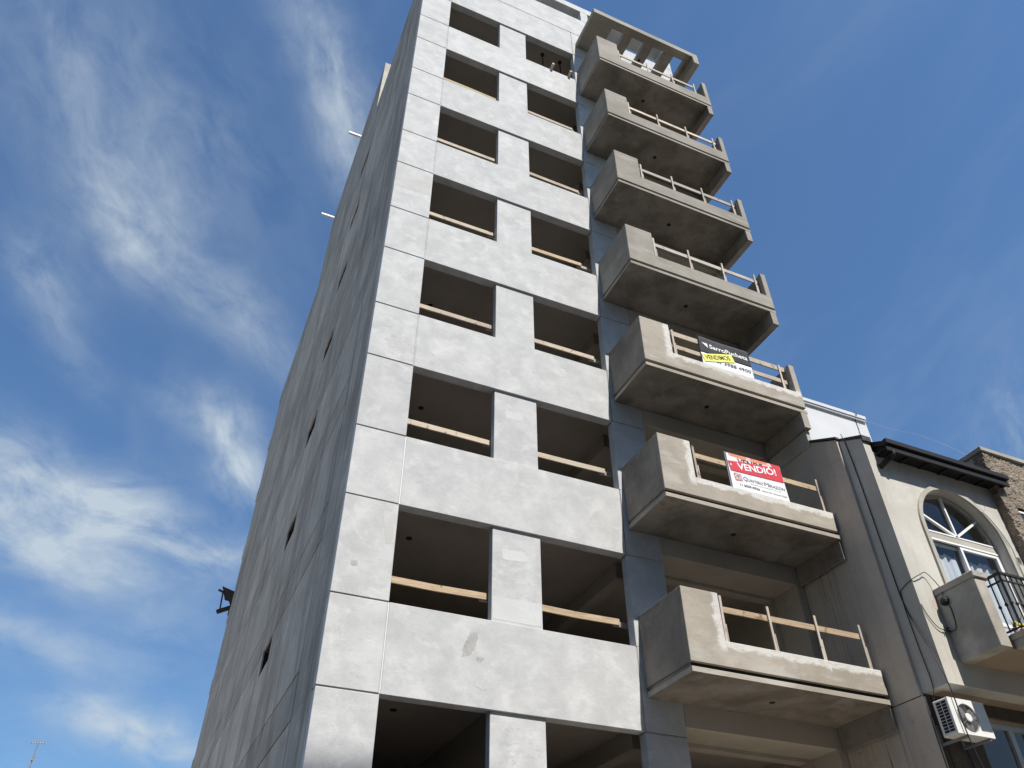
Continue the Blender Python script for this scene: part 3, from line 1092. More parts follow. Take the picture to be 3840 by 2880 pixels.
def sheet(name, m, pts, y, parent, th=0.003, y2=None):
    q = [bp(*p_) for p_ in pts]
    return MB().prism(q, 'y', y, y2 if y2 is not None else y + th).build(name, m, parent)


def word(body, x0, x1, zb_, cap, y, m, name, parent, rot=0.0, bold=0.0):
    a = bp(x0, zb_)
    b = bp(x1, zb_)
    return text_mesh(body, a[0], b[0], a[1], cap * SB, y, m, name, parent, rot, bold=bold)


bn = thing('sale_banner', (7.05, YBN, 12.05),
           'black and white estate agent banner with a yellow sticker on the third lowest balcony', 'banner')
# slightly rippled cloth
mb = MB()
NXB, NZB = 26, 8
for layer, (za, zc, mi) in enumerate(((12.402, 12.850, 0), (12.05, 12.402, 1))):
    b0 = len(mb.v)
    mb.cur = mi
    for j in range(NZB + 1):
        for i in range(NXB + 1):
            fx = i / NXB
            x = 6.428 + (7.672 - 6.428) * fx
            z = za + (zc - za) * j / NZB
            if layer == 0 and j == NZB:
                z -= 0.012 * math.sin(fx * 3.0) + (0.02 if i == NXB else 0)
            q = bp(x, z)
            rip = 0.004 * math.sin(fx * 9 + j * 0.5 * (1 - layer)) * (1 - layer)
            mb.v.append((q[0], YBN + rip * 0.7, q[1]))
    for j in range(NZB):
        for i in range(NXB):
            a = j * (NXB + 1) + i
            mb._f([(a, a + 1, a + NXB + 2, a + NXB + 1)], b0)
o = mb.build('sheet', ['vinyl_black', 'vinyl_white'], bn, smooth=True)
sm = o.modifiers.new('thickness', 'SOLIDIFY')
sm.thickness = 0.003
sm.offset = 1.0
YP = YBN - 0.008
sheet('logo', 'print_white', [(6.489, 12.69), (6.628, 12.573), (6.622, 12.688)], YP - 0.001, bn, 0.002)
word('SarroPucheta', 6.668, 7.612, 12.578, 0.108, YP, 'print_white', 'lettering', bn, bold=0.018)
word('DE', 6.785, 6.885, 12.226, 0.082, YP, 'print_grey', 'lettering', bn, bold=0.008)
word('3988 4900', 6.962, 7.622, 12.226, 0.082, YP, 'print_grey', 'lettering', bn, bold=0.008)
st = sheet('sold_sticker', 'vinyl_yellow', [(6.425, 12.345), (6.482, 12.158), (7.246, 12.385), (7.187, 12.585)], YP - 0.006, bn, 0.003)
word('VENDIMOS', 6.512, 7.175, 12.222, 0.112, YP - 0.007, 'print_olive', 'lettering', bn, rot=math.atan2(0.205, 0.70), bold=0.018)

bn = thing('sale_banner', (7.1, YBN, 9.15),
           'red and white estate agent sign reading sold on the second lowest balcony', 'banner')
sheet('backing', 'print_grey', [(6.465, 9.17), (7.74, 9.17), (7.70, 9.968), (6.468, 9.965)], YBN + 0.012, bn, 0.012)
sheet('sheet', 'vinyl_white', [(6.50, 9.17), (7.745, 9.17), (7.705, 9.962), (6.50, 9.945)], YBN, bn, 0.008)
tb = [(6.535, 9.945), (6.56, 9.90), (6.85, 9.888), (6.915, 9.955)]
sheet('top_print', 'vinyl_orange', [(6.545, 9.944), (6.565, 9.895), (6.93, 9.872), (6.955, 9.955)], YBN - 0.002, bn, 0.001)
sheet('top_print', 'vinyl_pink', [(6.955, 9.955), (6.93, 9.872), (7.05, 9.878), (7.035, 9.955)], YBN - 0.002, bn, 0.001)
sheet('top_print', 'vinyl_orange', [(7.035, 9.955), (7.05, 9.878), (7.40, 9.902), (7.42, 9.958)], YBN - 0.002, bn, 0.001)
sheet('top_print', 'vinyl_pink', [(7.42, 9.958), (7.40, 9.902), (7.52, 9.902), (7.49, 9.960)], YBN - 0.002, bn, 0.001)
sheet('top_print', 'vinyl_red', [(7.49, 9.960), (7.52, 9.895), (7.70, 9.80), (7.702, 9.962)], YBN - 0.002, bn, 0.001)
word('VENDE', 6.73, 7.30, 9.755, 0.112, YBN - 0.002, 'print_black', 'lettering', bn, rot=0.03, bold=0.02)
sheet('sold_sticker', 'vinyl_red', [(6.503, 9.766), (6.533, 9.560), (7.712, 9.590), (7.704, 9.86), (7.50, 9.883), (7.30, 9.862)], YBN - 0.007, bn, 0.003)
word('VENDIÓ!', 6.705, 7.585, 9.622, 0.135, YBN - 0.008, 'print_white', 'lettering', bn, rot=0.105, bold=0.022)
MB().disc((bp(6.555, 9.692)), 0.018, YBN - 0.0095, YBN - 0.0075, 14).build('peeled_spot', 'print_white', bn)
lg = sheet('logo', 'print_brown', [(6.60, 9.528), (6.575, 9.505), (6.59, 9.375), (6.61, 9.357), (6.735, 9.372), (6.752, 9.39), (6.742, 9.51), (6.725, 9.525)], YBN - 0.002, bn, 0.002)
mb = MB()


def seg(x0, z0, x1, z1, w):
    a, b = bp(x0, z0), bp(x1, z1)
    mb.bar((a[0], YBN - 0.004, a[1]), (b[0], YBN - 0.004, b[1]), 0.002, w, (0, 0, 1) if abs(x1 - x0) > 0.001 else (1, 0, 0))


for q in ((6.59, 9.455, 6.665, 9.512), (6.665, 9.512, 6.74, 9.455), (6.615, 9.46, 6.615, 9.39), (6.715, 9.46, 6.715, 9.39),
          (6.64, 9.39, 6.665, 9.44), (6.665, 9.44, 6.69, 9.39), (6.63, 9.43, 6.70, 9.43)):
    seg(*q, 0.011)
mb.build('logo_lines', 'print_white', bn)
word('Q', 6.775, 6.865, 9.408, 0.082, YBN - 0.002, 'print_grey', 'lettering', bn)
word('UINTERO', 6.872, 7.205, 9.408, 0.058, YBN - 0.002, 'print_grey', 'lettering', bn)
word('M', 7.235, 7.335, 9.408, 0.082, YBN - 0.002, 'print_grey', 'lettering', bn)
word('IRAZON', 7.342, 7.69, 9.408, 0.058, YBN - 0.002, 'print_grey', 'lettering', bn)
word('N e g o c i o s  I n m o b i l i a r i o s', 6.93, 7.59, 9.358, 0.018, YBN - 0.002, 'print_grey', 'lettering', bn)
word('11 5039-9036', 6.672, 7.098, 9.268, 0.046, YBN - 0.002, 'print_black', 'lettering', bn, bold=0.012)
word('Alsina 241 Ramos Mejía', 7.14, 7.70, 9.268, 0.026, YBN - 0.002, 'print_grey', 'lettering', bn)

# ------------------------------------------------------------------ cream house next door
XA, XB2, YF, YL = 8.725, 8.787, -2.25, -1.755
XE = 11.88
hs = thing('house', (10.3, 0.0, 0.13), 'cream plastered house with an arched balcony window next to the tower', 'house')
mb = MB()
mb.prism([(YL, 5.715), (YL, 10.48), (-0.65, 11.09), (-0.65, 11.10), (-0.01, 11.10), (-0.01, 5.715)], 'x', XA, XB2 - 0.002)
mb.build('party_wall', 'drip_cement', hs, 0.006)
mb = MB()
mb.box(XA, XB2 - 0.002, YL - 0.03, -0.01, 0.13, 5.70)
mb.build('party_wall', 'drip_cement', hs, 0.006)
mb = MB()
mb.box(XA + 0.012, XB2 - 0.01, YL + 0.01, -0.02, 5.699, 5.716)
mb.build('joint', 'dark_void', hs)
# fin wall at the left end of the front
mb = MB()
mb.prism([(YF, 5.75), (YF, 10.20), (YL, 10.46), (-0.8, 11.0), (-0.8, 5.75)], 'x', XB2, 8.955)
mb.build('fin_wall', 'house_cream', hs)
mb = MB()
mb.prism([(YL - 0.03, 10.482), (YL - 0.03, 10.53), (-0.66, 11.135), (-0.66, 11.09)], 'x', XA - 0.03, XB2 - 0.004)
mb.prism([(YF - 0.04, 10.14), (YF - 0.04, 10.26), (YL, 10.52), (-0.8, 11.06), (-0.8, 11.0), (YL, 10.462), (YF - 0.002, 10.202), (YF - 0.002, 10.14)], 'x', XB2 - 0.015, 8.985)
mb.build('wall_flashing', 'membrane', hs, 0.004)
# front wall with the arched opening
CX, R, ZS = 10.55, 0.95, 8.55
mb = MB()
yf0, yf1 = YF, YF + 0.28
ZTW = 9.95
mb.box(8.955, CX - R, yf0, yf1, 5.75, ZTW)
mb.box(CX + R, XE, yf0, yf1, 5.75, ZTW)
mb.box(CX - R, CX + R, yf0, yf1, 5.75, 6.30)
N = 28
for i in range(N):
    a0, a1 = math.pi - math.pi * i / N, math.pi - math.pi * (i + 1) / N
    p0 = (CX + R * math.cos(a0), ZS + R * math.sin(a0))
    p1 = (CX + R * math.cos(a1), ZS + R * math.sin(a1))
    mb.prism([p0, p1, (p1[0], ZTW), (p0[0], ZTW)], 'y', yf0, yf1)
mb.build('front_wall', 'house_cream', hs)
# raised hood around the arch
mb = MB()
RO = 1.035
yh0, yh1 = YF - 0.04, YF - 0.001
for i in range(N):
    a0, a1 = math.pi - math.pi * i / N, math.pi - math.pi * (i + 1) / N
    q = [(CX + r_ * math.cos(a), ZS + r_ * math.sin(a)) for r_, a in ((R + 0.002, a0), (RO, a0), (RO, a1), (R + 0.002, a1))]
    mb.prism(q, 'y', yh0, yh1)
mb.box(CX - RO, CX - R - 0.002, yh0, yh1, 6.30, ZS)
mb.box(CX + R + 0.002, CX + RO, yh0, yh1, 6.30, ZS)
mb.build('arch_hood', 'house_trim', hs)
# house body: soffit, room shell, lower storey
mb = MB()
mb.box(8.957, XE, YF + 0.285, YL + 0.2, 5.75, 5.95)
mb.build('overhang_soffit', 'tan_plaster', hs)
mb = MB()
mb.box(8.957, XE, YL + 0.2, 4.0, 6.05, 6.28)
mb.box(8.957, XE, 1.2, 1.35, 6.28, 9.9)
mb.box(8.957, 9.2, YF + 0.285, 1.2, 6.28, 9.9)
mb.box(XE - 0.2, XE, YF + 0.285, 1.2, 6.28, 9.9)
mb.box(9.2, XE - 0.2, YF + 0.285, 1.2, 9.72, 9.9)
mb.build('room_shell', 'interior_plaster', hs)
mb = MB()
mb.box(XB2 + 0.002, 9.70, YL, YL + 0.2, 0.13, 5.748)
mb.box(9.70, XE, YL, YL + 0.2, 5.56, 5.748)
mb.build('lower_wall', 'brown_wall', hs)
mb = MB()
mb.box(9.72, XE, YL + 0.02, YL + 0.198, 5.535, 5.558)
mb.build('lower_lintel', 'tan_plaster', hs)
mb = MB()
mb.box(XB2 + 0.002, XE, 0.9, 1.05, 0.13, 6.0)
mb.box(XE - 0.1, XE, YL + 0.2, 0.9, 0.13, 6.0)
mb.build('room_shell', 'interior_plaster', hs)

# arched window and sliding door
YW = -2.09
wd = MB()
for i in range(N):
    a0, a1 = math.pi - math.pi * i / N, math.pi - math.pi * (i + 1) / N
    q = [(CX + r_ * math.cos(a), ZS + r_ * math.sin(a)) for r_, a in ((R - 0.06, a0), (R, a0), (R, a1), (R - 0.06, a1))]
    wd.prism(q, 'y', YW, YW + 0.07)
win = wd.build('arched_window', 'house_trim', hs)
mb = MB()
mb.box(CX - R, CX + R, YW - 0.004, YW + 0.072, 8.485, 8.605)
mb.build('transom', 'house_trim', win)
mb = MB()
mb.box(CX - R, CX + R, YW - 0.012, YW + 0.03, 8.607, 8.635)
mb.box(CX - R, CX + R, YW - 0.012, YW + 0.03, 8.450, 8.483)
for a in (150, 92, 38):
    c_, s_ = math.cos(RAD(a)), math.sin(RAD(a))
    mb.bar((CX, YW + 0.01, 8.63), (CX + (R - 0.05) * c_, YW + 0.01, ZS + (R - 0.05) * s_), 0.04, 0.044, (0, 1, 0))
mb.build('muntin', 'white_pvc', win)
pts = [(CX + (R - 0.05) * math.cos(math.pi * i / 24), ZS + (R - 0.05) * math.sin(math.pi * i / 24)) for i in range(25)]
pts = [q for q in pts if q[1] > 8.62]
MB().prism(pts, 'y', YW + 0.035, YW + 0.041).build('pane', 'glass', win)
sl = MB()
sl.box(CX - R, CX - R + 0.05, YW, YW + 0.09, 6.30, 8.45)
sl.box(CX + R - 0.05, CX + R, YW, YW + 0.09, 6.30, 8.45)
slide = sl.build('sliding_door', 'white_pvc', hs)
mb = MB()
mb.box(CX - R + 0.05, CX + 0.03, YW + 0.05, YW + 0.085, 8.385, 8.449)
mb.box(CX - 0.025, CX + 0.03, YW + 0.05, YW + 0.085, 6.36, 8.385)
mb.box(CX - R + 0.05, CX + 0.03, YW + 0.05, YW + 0.085, 6.30, 6.36)
mb.build('sash', 'grey_alu', slide)
mb = MB()
mb.box(CX - 0.03, CX + 0.02, YW, YW + 0.045, 6.30, 8.449)
mb.box(CX + R - 0.10, CX + R - 0.052, YW, YW + 0.045, 6.30, 8.449)
mb.box(CX + 0.02, CX + R - 0.10, YW, YW + 0.045, 8.39, 8.449)
mb.box(CX + 0.02, CX + R - 0.10, YW, YW + 0.045, 6.30, 6.36)
mb.box(CX + 0.02, CX + R - 0.10, YW, YW + 0.045, 7.02, 7.085)
mb.build('sash', 'white_pvc', slide)
MB().box(CX - R + 0.05, CX - 0.025, YW + 0.065, YW + 0.071, 6.36, 8.385).build('pane', 'glass', slide)
MB().box(CX + 0.02, CX + R - 0.10, YW + 0.02, YW + 0.026, 6.36, 8.39).build('pane', 'glass', slide)


def curtain(x0, x1, label, seed):
    r = random.Random(seed)
    mb = MB()
    n, m_ = 60, 8
    ph = [r.uniform(0, 6.28) for _ in range(3)]
    for j in range(m_ + 1):
        fz = j / m_
        for i in range(n + 1):
            fx = i / n
            w = math.sin(fx * 26 + ph[0]) + 0.6 * math.sin(fx * 43 + ph[1]) + 0.35 * math.sin(fx * 11 + ph[2])
            top = 8.30 + 0.035 * math.sin(fx * 26 + ph[0] + 0.7) + 0.03 * math.sin(fx * 11)
            z = 6.32 + (top - 6.32) * fz
            y = -1.93 + 0.022 * w * (1.0 - 0.2 * fz)
            mb.v.append((x0 + (x1 - x0) * fx, y, z))
    for j in range(m_):
        for i in range(n):
            a = j * (n + 1) + i
            mb._f([(a, a + 1, a + n + 2, a + n + 1)], 0)
    o = mb.build('curtain', 'curtain', None, smooth=True)
    return tag(o, label, 'curtain', 'white curtains behind the sliding door')


curtain(9.66, 10.50, 'white gathered curtain behind the left pane of the arched door', 2)
curtain(10.62, 11.44, 'white gathered curtain behind the right pane of the arched door', 5)

# roof, rafters, gutter
mb = MB()
sl_ = 0.54
y0, z0 = -2.50, 9.94
mb.prism([(y0, z0), (y0, z0 + 0.10), (1.5, z0 + 0.10 + 4.0 * sl_), (1.5, z0 + 4.0 * sl_)], 'x', 8.99, 12.0)
rf = mb.build('roof', 'gutter_black', hs)
mb = MB()
mb.prism([(y0 + 0.012, z0 - 0.06), (y0 + 0.012, z0 - 0.045), (YF - 0.002, z0 - 0.045), (YF - 0.002, z0 - 0.06)], 'x', 8.992, 11.99)
mb.build('eave_board', 'gutter_black', rf)
for i in range(7):
    x = 9.06 + i * 0.475
    mb = MB()
    mb.prism([(y0 + 0.01, z0 - 0.11), (y0 + 0.01, z0 - 0.003), (YF + 0.3, z0 + 0.31 * sl_ + 0.12), (YF + 0.3, z0 - 0.03)], 'x', x, x + 0.07)
    mb.build('rafter', 'gutter_black', rf)
mb = MB()
mb.box(8.985, 12.03, -2.545, -2.505, 9.815, 9.905)
mb.box(8.985, 12.03, -2.530, -2.505, 9.905, 9.95)
mb.box(8.975, 12.035, -2.59, -2.505, 9.95, 10.05)
gt = mb.build('gutter', 'gutter_black', rf, 0.006)
mb = MB()
mb.tube([(9.15, -2.51, 9.85), (9.145, -2.49, 9.79), (9.08, -2.38, 9.71), (9.00, -2.262, 9.62)], 0.05, 12)
mb.build('downpipe', 'gutter_black', rf, smooth=True)

# balcony of the house
mb = MB()
mb.box(9.20, 9.43, -3.0, YF - 0.002, 6.10, 7.18)
nb = mb.build('balcony', 'weathered_trim', hs, 0.008)
mb = MB()
mb.box(9.175, 9.52, -3.03, YF - 0.002, 7.182, 7.285)
mb.build('pier_cap', 'weathered_trim', nb, 0.01)
mb = MB()
mb.box(9.432, XE, -2.97, YF - 0.002, 6.10, 6.30)
mb.build('floor_slab', 'tan_plaster', nb, 0.006)
mb = MB()
mb.box(9.50, XE, -3.27, -2.972, 6.232, 6.315)
mb.prism([(-3.16, 6.231), (-2.972, 6.231), (-2.972, 6.102), (-3.06, 6.125), (-3.12, 6.17)], 'x', 9.53, XE)
mb.build('bowed_ledge', 'weathered_trim', nb, 0.006)
mb = MB()
for z, w in ((7.20, 0.045), (7.08, 0.028), (6.35, 0.028)):
    mb.bar((9.49, -2.96, z), (9.49, -3.24, z), w, w * 0.75)
    mb.bar((9.47, -3.225, z), (XE, -3.225, z), w, w * 0.75)
ral = mb.build('railing', 'black_paint', nb)
for (x, y) in [(9.49, -3.02), (9.49, -3.13)] + [(9.49 + 0.115 * i, -3.225) for i in range(18)]:
    mb = MB()
    mb.bar((x, y, 6.33), (x, y, 7.20), 0.016, 0.016)
    mb.lathe((x, y, 6.72), [(0.010, -0.03), (0.024, -0.012), (0.024, 0.012), (0.010, 0.03)], 'z', 8)
    b_ = mb.build('baluster', 'black_paint', nb)
# peeled paint
pr = random.Random(3)
pts = []
for i in range(22):
    a = 2 * math.pi * i / 22
    rr = pr.uniform(0.75, 1.1)
    pts.append((9.15 + 0.075 * rr * math.cos(a) + 0.02 * math.sin(a), 7.045 + 0.125 * rr * math.sin(a)))
MB().prism(pts, 'y', YF - 0.0025, YF + 0.01).build('peeled_patch', 'peeled', hs)
# vent grille
mb = MB()
mb.box(11.69, 11.80, YF - 0.006, YF + 0.01, 8.27, 8.42)
vg = mb.build('vent_grille', 'house_cream', hs)
mb = MB()
for i in range(5):
    mb.box(11.705 + i * 0.018, 11.715 + i * 0.018, YF - 0.009, YF - 0.0062, 8.285, 8.405)
mb.build('slots', 'dark_void', vg)
# lower window
YLW = -1.66
mb = MB()
mb.box(9.72, XE, YLW, YLW + 0.07, 5.44, 5.533)
mb.box(9.72, 9.78, YLW, YLW + 0.07, 2.5, 5.44)
lw_ = mb.build('lower_window', 'grey_alu', hs)
mb = MB()
mb.box(10.50, 10.60, YLW - 0.01, YLW + 0.05, 2.5, 5.44)
mb.build('mullion', 'grey_alu', lw_)
MB().box(9.78, 10.50, YLW + 0.03, YLW + 0.036, 2.5, 5.44).build('pane', 'glass', lw_)
MB().box(10.60, XE, YLW + 0.02, YLW + 0.026, 2.5, 5.44).build('pane', 'glass', lw_)

# ------------------------------------------------------------------ things on the house
# air conditioner
ac = thing('air_conditioner', (8.95, -2.12, 5.02), 'white outdoor air conditioner unit with round fan under the overhang', 'air conditioner')
ax0, ax1, ay0, ay1, az0, az1 = 8.615, 9.335, -2.26, -1.985, 5.025, 5.525
FCX, FCZ, FR = 8.925, 5.265, 0.195
mb = MB()
mb.box(ax0 + 0.008, ax1, ay0 + 0.03, ay1, az0, az1)
body = mb.build('casing', 'enamel_white', ac, 0.012)
mb = MB()
NF = 40
yo = ay0
for i in range(NF):      # front plate with a round hole
    a0, a1 = 2 * math.pi * i / NF, 2 * math.pi * (i + 1) / NF

    def edge(a):
        dx, dz = math.cos(a), math.sin(a)
        tt = 1e9
        if dx > 1e-9: tt = min(tt, (ax1 - FCX) / dx)
        if dx < -1e-9: tt = min(tt, (ax0 - FCX) / dx)
        if dz > 1e-9: tt = min(tt, (az1 - FCZ) / dz)
        if dz < -1e-9: tt = min(tt, (az0 - FCZ) / dz)
        return (FCX + dx * tt, FCZ + dz * tt)
    q = [(FCX + FR * math.cos(a0), FCZ + FR * math.sin(a0)), edge(a0)]
    for cx_, cz_ in ((ax1, az1), (ax0, az1), (ax0, az0), (ax1, az0)):
        ca = math.atan2(cz_ - FCZ, cx_ - FCX) % (2 * math.pi)
        if a0 < ca < a1:
            q.append((cx_, cz_))
    q += [edge(a1), (FCX + FR * math.cos(a1), FCZ + FR * math.sin(a1))]
    mb.prism(q, 'y', yo, yo + 0.029)
mb.build('front_plate', 'enamel_white', ac)
MB().disc((FCX, FCZ), FR - 0.002, yo + 0.0265, yo + 0.0285, 32).build('fan_well', 'grille_black', ac)
mb = MB()
for i in range(3):
    a = 2 * math.pi * i / 3 + 0.5
    b0 = len(mb.v)
    for r_, w in ((0.05, 0.05), (0.11, 0.075), (0.175, 0.07)):
        for s_ in (-1, 1):
            mb.v.append((FCX + r_ * math.cos(a) - s_ * w * math.sin(a), yo + 0.020 + 0.004 * s_, FCZ + r_ * math.sin(a) + s_ * w * math.cos(a)))
    mb._f([(0, 1, 3, 2), (2, 3, 5, 4)], b0)
mb.build('fan_blades', 'fan_grey', ac)
mb = MB()
for i in range(11):
    r_ = 0.065 + i * 0.0128
    mb.tube([(FCX + r_ * math.cos(2 * math.pi * k / 32), yo - 0.004, FCZ + r_ * math.sin(2 * math.pi * k / 32)) for k in range(32)], 0.0016, 4, True)
for i in range(6):
    a = 2 * math.pi * i / 6 + 0.6
    mb.bar((FCX + 0.05 * math.cos(a), yo - 0.006, FCZ + 0.05 * math.sin(a)), (FCX + 0.205 * math.cos(a), yo - 0.006, FCZ + 0.205 * math.sin(a)), 0.004, 0.005, (0, 1, 0))
mb.build('fan_guard', 'fan_grey', ac)
MB().lathe((FCX, yo - 0.018, FCZ), [(0.045, 0.0), (0.058, 0.004), (0.062, 0.016)], 'y', 24).build('fan_hub', 'enamel_white', ac)
mb = MB()
for r_ in range(10):
    for c_ in range(2):
        z_ = az0 + 0.045 + r_ * 0.043
        y_ = ay0 + 0.045 + c_ * 0.095
        mb.box(ax0 + 0.002, ax0 + 0.012, y_, y_ + 0.078, z_, z_ + 0.031)
mb.build('side_vents', 'grille_black', ac)
for bx in (8.80, ax1 - 0.10):
    mb = MB()
    mb.box(bx, bx + 0.03, ay0 + 0.02, YL - 0.002, az0 - 0.035, az0 - 0.002)
    mb.box(bx, bx + 0.03, YL - 0.03, YL - 0.002, az0 - 0.002, az0 + 0.25)
    mb.build('bracket', 'fan_grey', ac)

# round wall lamp beside the balcony
LY, LZ, LX = -2.40, 7.03, 9.198
lp = thing('wall_lamp', (LX, LY, LZ), 'black round ribbed bulkhead lamp in the corner beside the small weathered balcony', 'lamp')
MB().lathe((LX, LY, LZ), [(0.058, 0.0), (0.068, -0.03), (0.066, -0.055), (0.045, -0.08), (0.02, -0.09)], 'x', 20).build('lamp_body', 'black_paint', lp, smooth=True)
mb = MB()
for i in range(14):
    a = 2 * math.pi * i / 14
    ca, sa = math.cos(a), math.sin(a)
    mb.tube([(LX - 0.02, LY + 0.07 * ca, LZ + 0.07 * sa), (LX - 0.058, LY + 0.07 * ca, LZ + 0.07 * sa), (LX - 0.085, LY + 0.046 * ca, LZ + 0.046 * sa)], 0.004, 5)
mb.build('ribs', 'gutter_black', lp)


def spline(pts, n=10):
    P = [Vector(q) for q in pts]
    P = [P[0] * 2 - P[1]] + P + [P[-1] * 2 - P[-2]]
    out = []
    for i in range(1, len(P) - 2):
        for j in range(n):
            t_ = j / n
            a, b, c, d = P[i - 1:i + 3]
            out.append(0.5 * ((2 * b) + (c - a) * t_ + (2 * a - 5 * b + 4 * c - d) * t_ ** 2 + (3 * b - a - 3 * c + d) * t_ ** 3))
    out.append(P[-2])
    return out


def cable(pts, r, label, m='cable_black', n=10):
    o = MB().tube(spline(pts, n), r, 6).build('cable', m, None)
    return tag(o, label, 'cable')


cable([(9.165, -2.40, 7.10), (9.185, -2.405, 7.22), (9.18, -2.37, 7.34), (9.18, -2.33, 7.44), (9.09, -2.30, 7.555), (8.95, -2.30, 7.49),
       (8.79, -2.27, 7.40), (8.768, -2.05, 7.33), (8.768, -1.97, 7.20), (8.768, -1.97, 6.4), (8.765, -1.99, 5.85), (8.74, -1.95, 5.6), (8.73, -1.80, 5.3), (8.735, -1.80, 4.2)], 0.007,
      'thin black cable looping from the round lamp round the wall corner')
cable([(9.17, -2.43, 7.0), (9.19, -2.44, 6.88), (9.19, -2.425, 6.68), (9.18, -2.40, 6.58), (9.17, -2.34, 6.565), (9.12, -2.29, 6.585), (8.96, -2.275, 6.62), (8.83, -2.27, 6.80), (8.785, -2.262, 6.97)], 0.007,
      'thin black cable hanging in a bow below the round lamp')
mb = MB()
for a in range(9):
    an_ = a * 0.7
    mb.bar((9.13, -2.285, 6.60), (9.13 + 0.07 * math.cos(an_), -2.285 - 0.01 * (a % 3), 6.60 + 0.075 * math.sin(an_)), 0.006, 0.012)
tag(mb.build('cable_knot', 'cable_black', None), 'small black knot of loose cable ends on the lit wall below the lamp', 'cable')
cable([(8.775, -1.86, 10.56), (8.772, -1.90, 10.3), (8.768, -1.93, 9.5), (8.765, -1.94, 8.7), (8.765, -1.95, 7.8), (8.77, -1.98, 7.0), (8.74, -2.2, 6.2),
       (8.72, -2.30, 5.65), (8.74, -2.295, 5.0), (8.86, -2.30, 4.3)], 0.009,
      'long black cable running down the gap between the two walls past the air conditioner')
cable([(8.90, -1.775, 5.74), (8.90, -1.775, 5.0), (8.93, -1.775, 4.2)], 0.008, 'black cable on the dark wall below the air conditioner, left one')
cable([(9.22, -1.775, 5.2), (9.30, -1.775, 4.9), (9.36, -1.775, 4.2)], 0.010, 'thick black cable on the dark wall below the air conditioner, right one')
cable([(9.34, -2.02, 5.50), (9.50, -2.0, 5.56), (9.64, -1.95, 5.56), (9.70, -1.88, 5.48), (9.62, -1.85, 5.38), (9.42, -1.9, 5.30)], 0.016,
      'curved white pipe behind the right end of the air conditioner', 'white_pvc')
cable([(11.22, -2.31, 9.20), (11.36, -2.315, 9.06), (11.50, -2.315, 8.83), (11.60, -2.31, 8.55), (11.66, -2.27, 8.30), (11.68, -2.262, 7.6)], 0.008,
      'pale cable following the right side of the arch', 'cable_grey')
cable([(11.28, -2.256, 9.22), (11.45, -2.256, 9.36), (11.47, -2.256, 9.42)], 0.004, 'short thin wire on the wall above the right of the arch', 'cable_grey')

# wire across the sky from the white building to the gutter
cable([(17.2, 3.98, 17.70), (15.4, 1.9, 15.35), (13.8, -0.1, 13.2), (12.6, -1.6, 11.38), (12.06, -2.62, 9.86)], 0.0035,
      'thin pale wire hanging from the white building down to the gutter', 'cable_grey')

# yellow flowers on the little balcony
for i, (x, y) in enumerate(((9.53, -3.08), (9.66, -3.10))):
    fl = thing('potted_flower', (x, y, 6.316), 'small pot of yellow flowers behind the balcony railing, %s' % ('left one' if i == 0 else 'right one'),
               'potted plant', 'yellow flowers on the little balcony')
    MB().lathe((x, y, 6.317), [(0.028, 0), (0.036, 0.055), (0.04, 0.056), (0.04, 0.066)], 'z', 12).build('pot', 'clay', fl)
    mb = MB()
    fr = random.Random(i + 4)
    for j in range(9):
        a = fr.uniform(0, 6.28)
        b0 = len(mb.v)
        d = Vector((math.cos(a), math.sin(a), 0))
        s_ = Vector((-d.y, d.x, 0)) * 0.006
        p0 = Vector((x, y, 6.38))
        h = fr.uniform(0.06, 0.20)
        p1 = p0 + d * 0.03 + Vector((0, 0, h * 0.7))
        p2 = p0 + d * 0.08 + Vector((0, 0, h))
        mb.v += [tuple(p0 - s_), tuple(p0 + s_), tuple(p1 + s_), tuple(p1 - s_), tuple(p2)]
        mb._f([(0, 1, 2, 3), (3, 2, 4)], b0)
    mb.build('leaves', 'leaf_green', fl)
    mb = MB()
    for j in range(7):
        c_ = (x + fr.uniform(-0.035, 0.035), y - 0.02 + fr.uniform(-0.03, 0.02), 6.43 + fr.uniform(-0.02, 0.035))
        mb.lathe(c_, [(0.004, -0.012), (0.018, -0.004), (0.016, 0.008), (0.004, 0.012)], 'z', 7)
    mb.build('blossom', 'petal_yellow', fl)

# ------------------------------------------------------------------ stone house further right
st_ = thing('stone_house', (14.8, 1.0, 0.13), 'brown rough stone house with a pale flat coping at the far right', 'house')
XS, YS, ZTS = 11.825, -2.42, 10.66
mb = MB()
mb.box(XS + 0.03, 18.0, YS + 0.06, 6.0, 0.13, ZTS)
mb.build('body', 'party_cement', st_)
# rough facing, modelled as an uneven sheet of stone with a window hole
sr = random.Random(11)
nx, nz = 206, 172
xs = [XS + 6.17 * i / nx for i in range(nx + 1)]
zs = [6.0 + (ZTS - 6.0) * j / nz for j in range(nz + 1)]
vals = [[0.0] * (nz + 1) for _ in range(nx + 1)]
for cell, amp in ((9, 0.022), (4, 0.030), (1, 0.022)):
    grid = {}
    for i in range(nx + 1):
        for j in range(nz + 1):
            gx, gz = i / cell, j / cell * 1.4
            i0, j0 = int(gx), int(gz)
            fx, fz = gx - i0, gz - j0
            fx, fz = fx * fx * (3 - 2 * fx), fz * fz * (3 - 2 * fz)

            def gv(a, b):
                if (a, b) not in grid:
                    grid[(a, b)] = sr.random()
                return grid[(a, b)]
            vals[i][j] += amp * ((gv(i0, j0) * (1 - fx) + gv(i0 + 1, j0) * fx) * (1 - fz) + (gv(i0, j0 + 1) * (1 - fx) + gv(i0 + 1, j0 + 1) * fx) * fz)
mb = MB()
WX0, WX1, WZ0, WZ1 = 12.126, 13.25, 8.25, 9.47
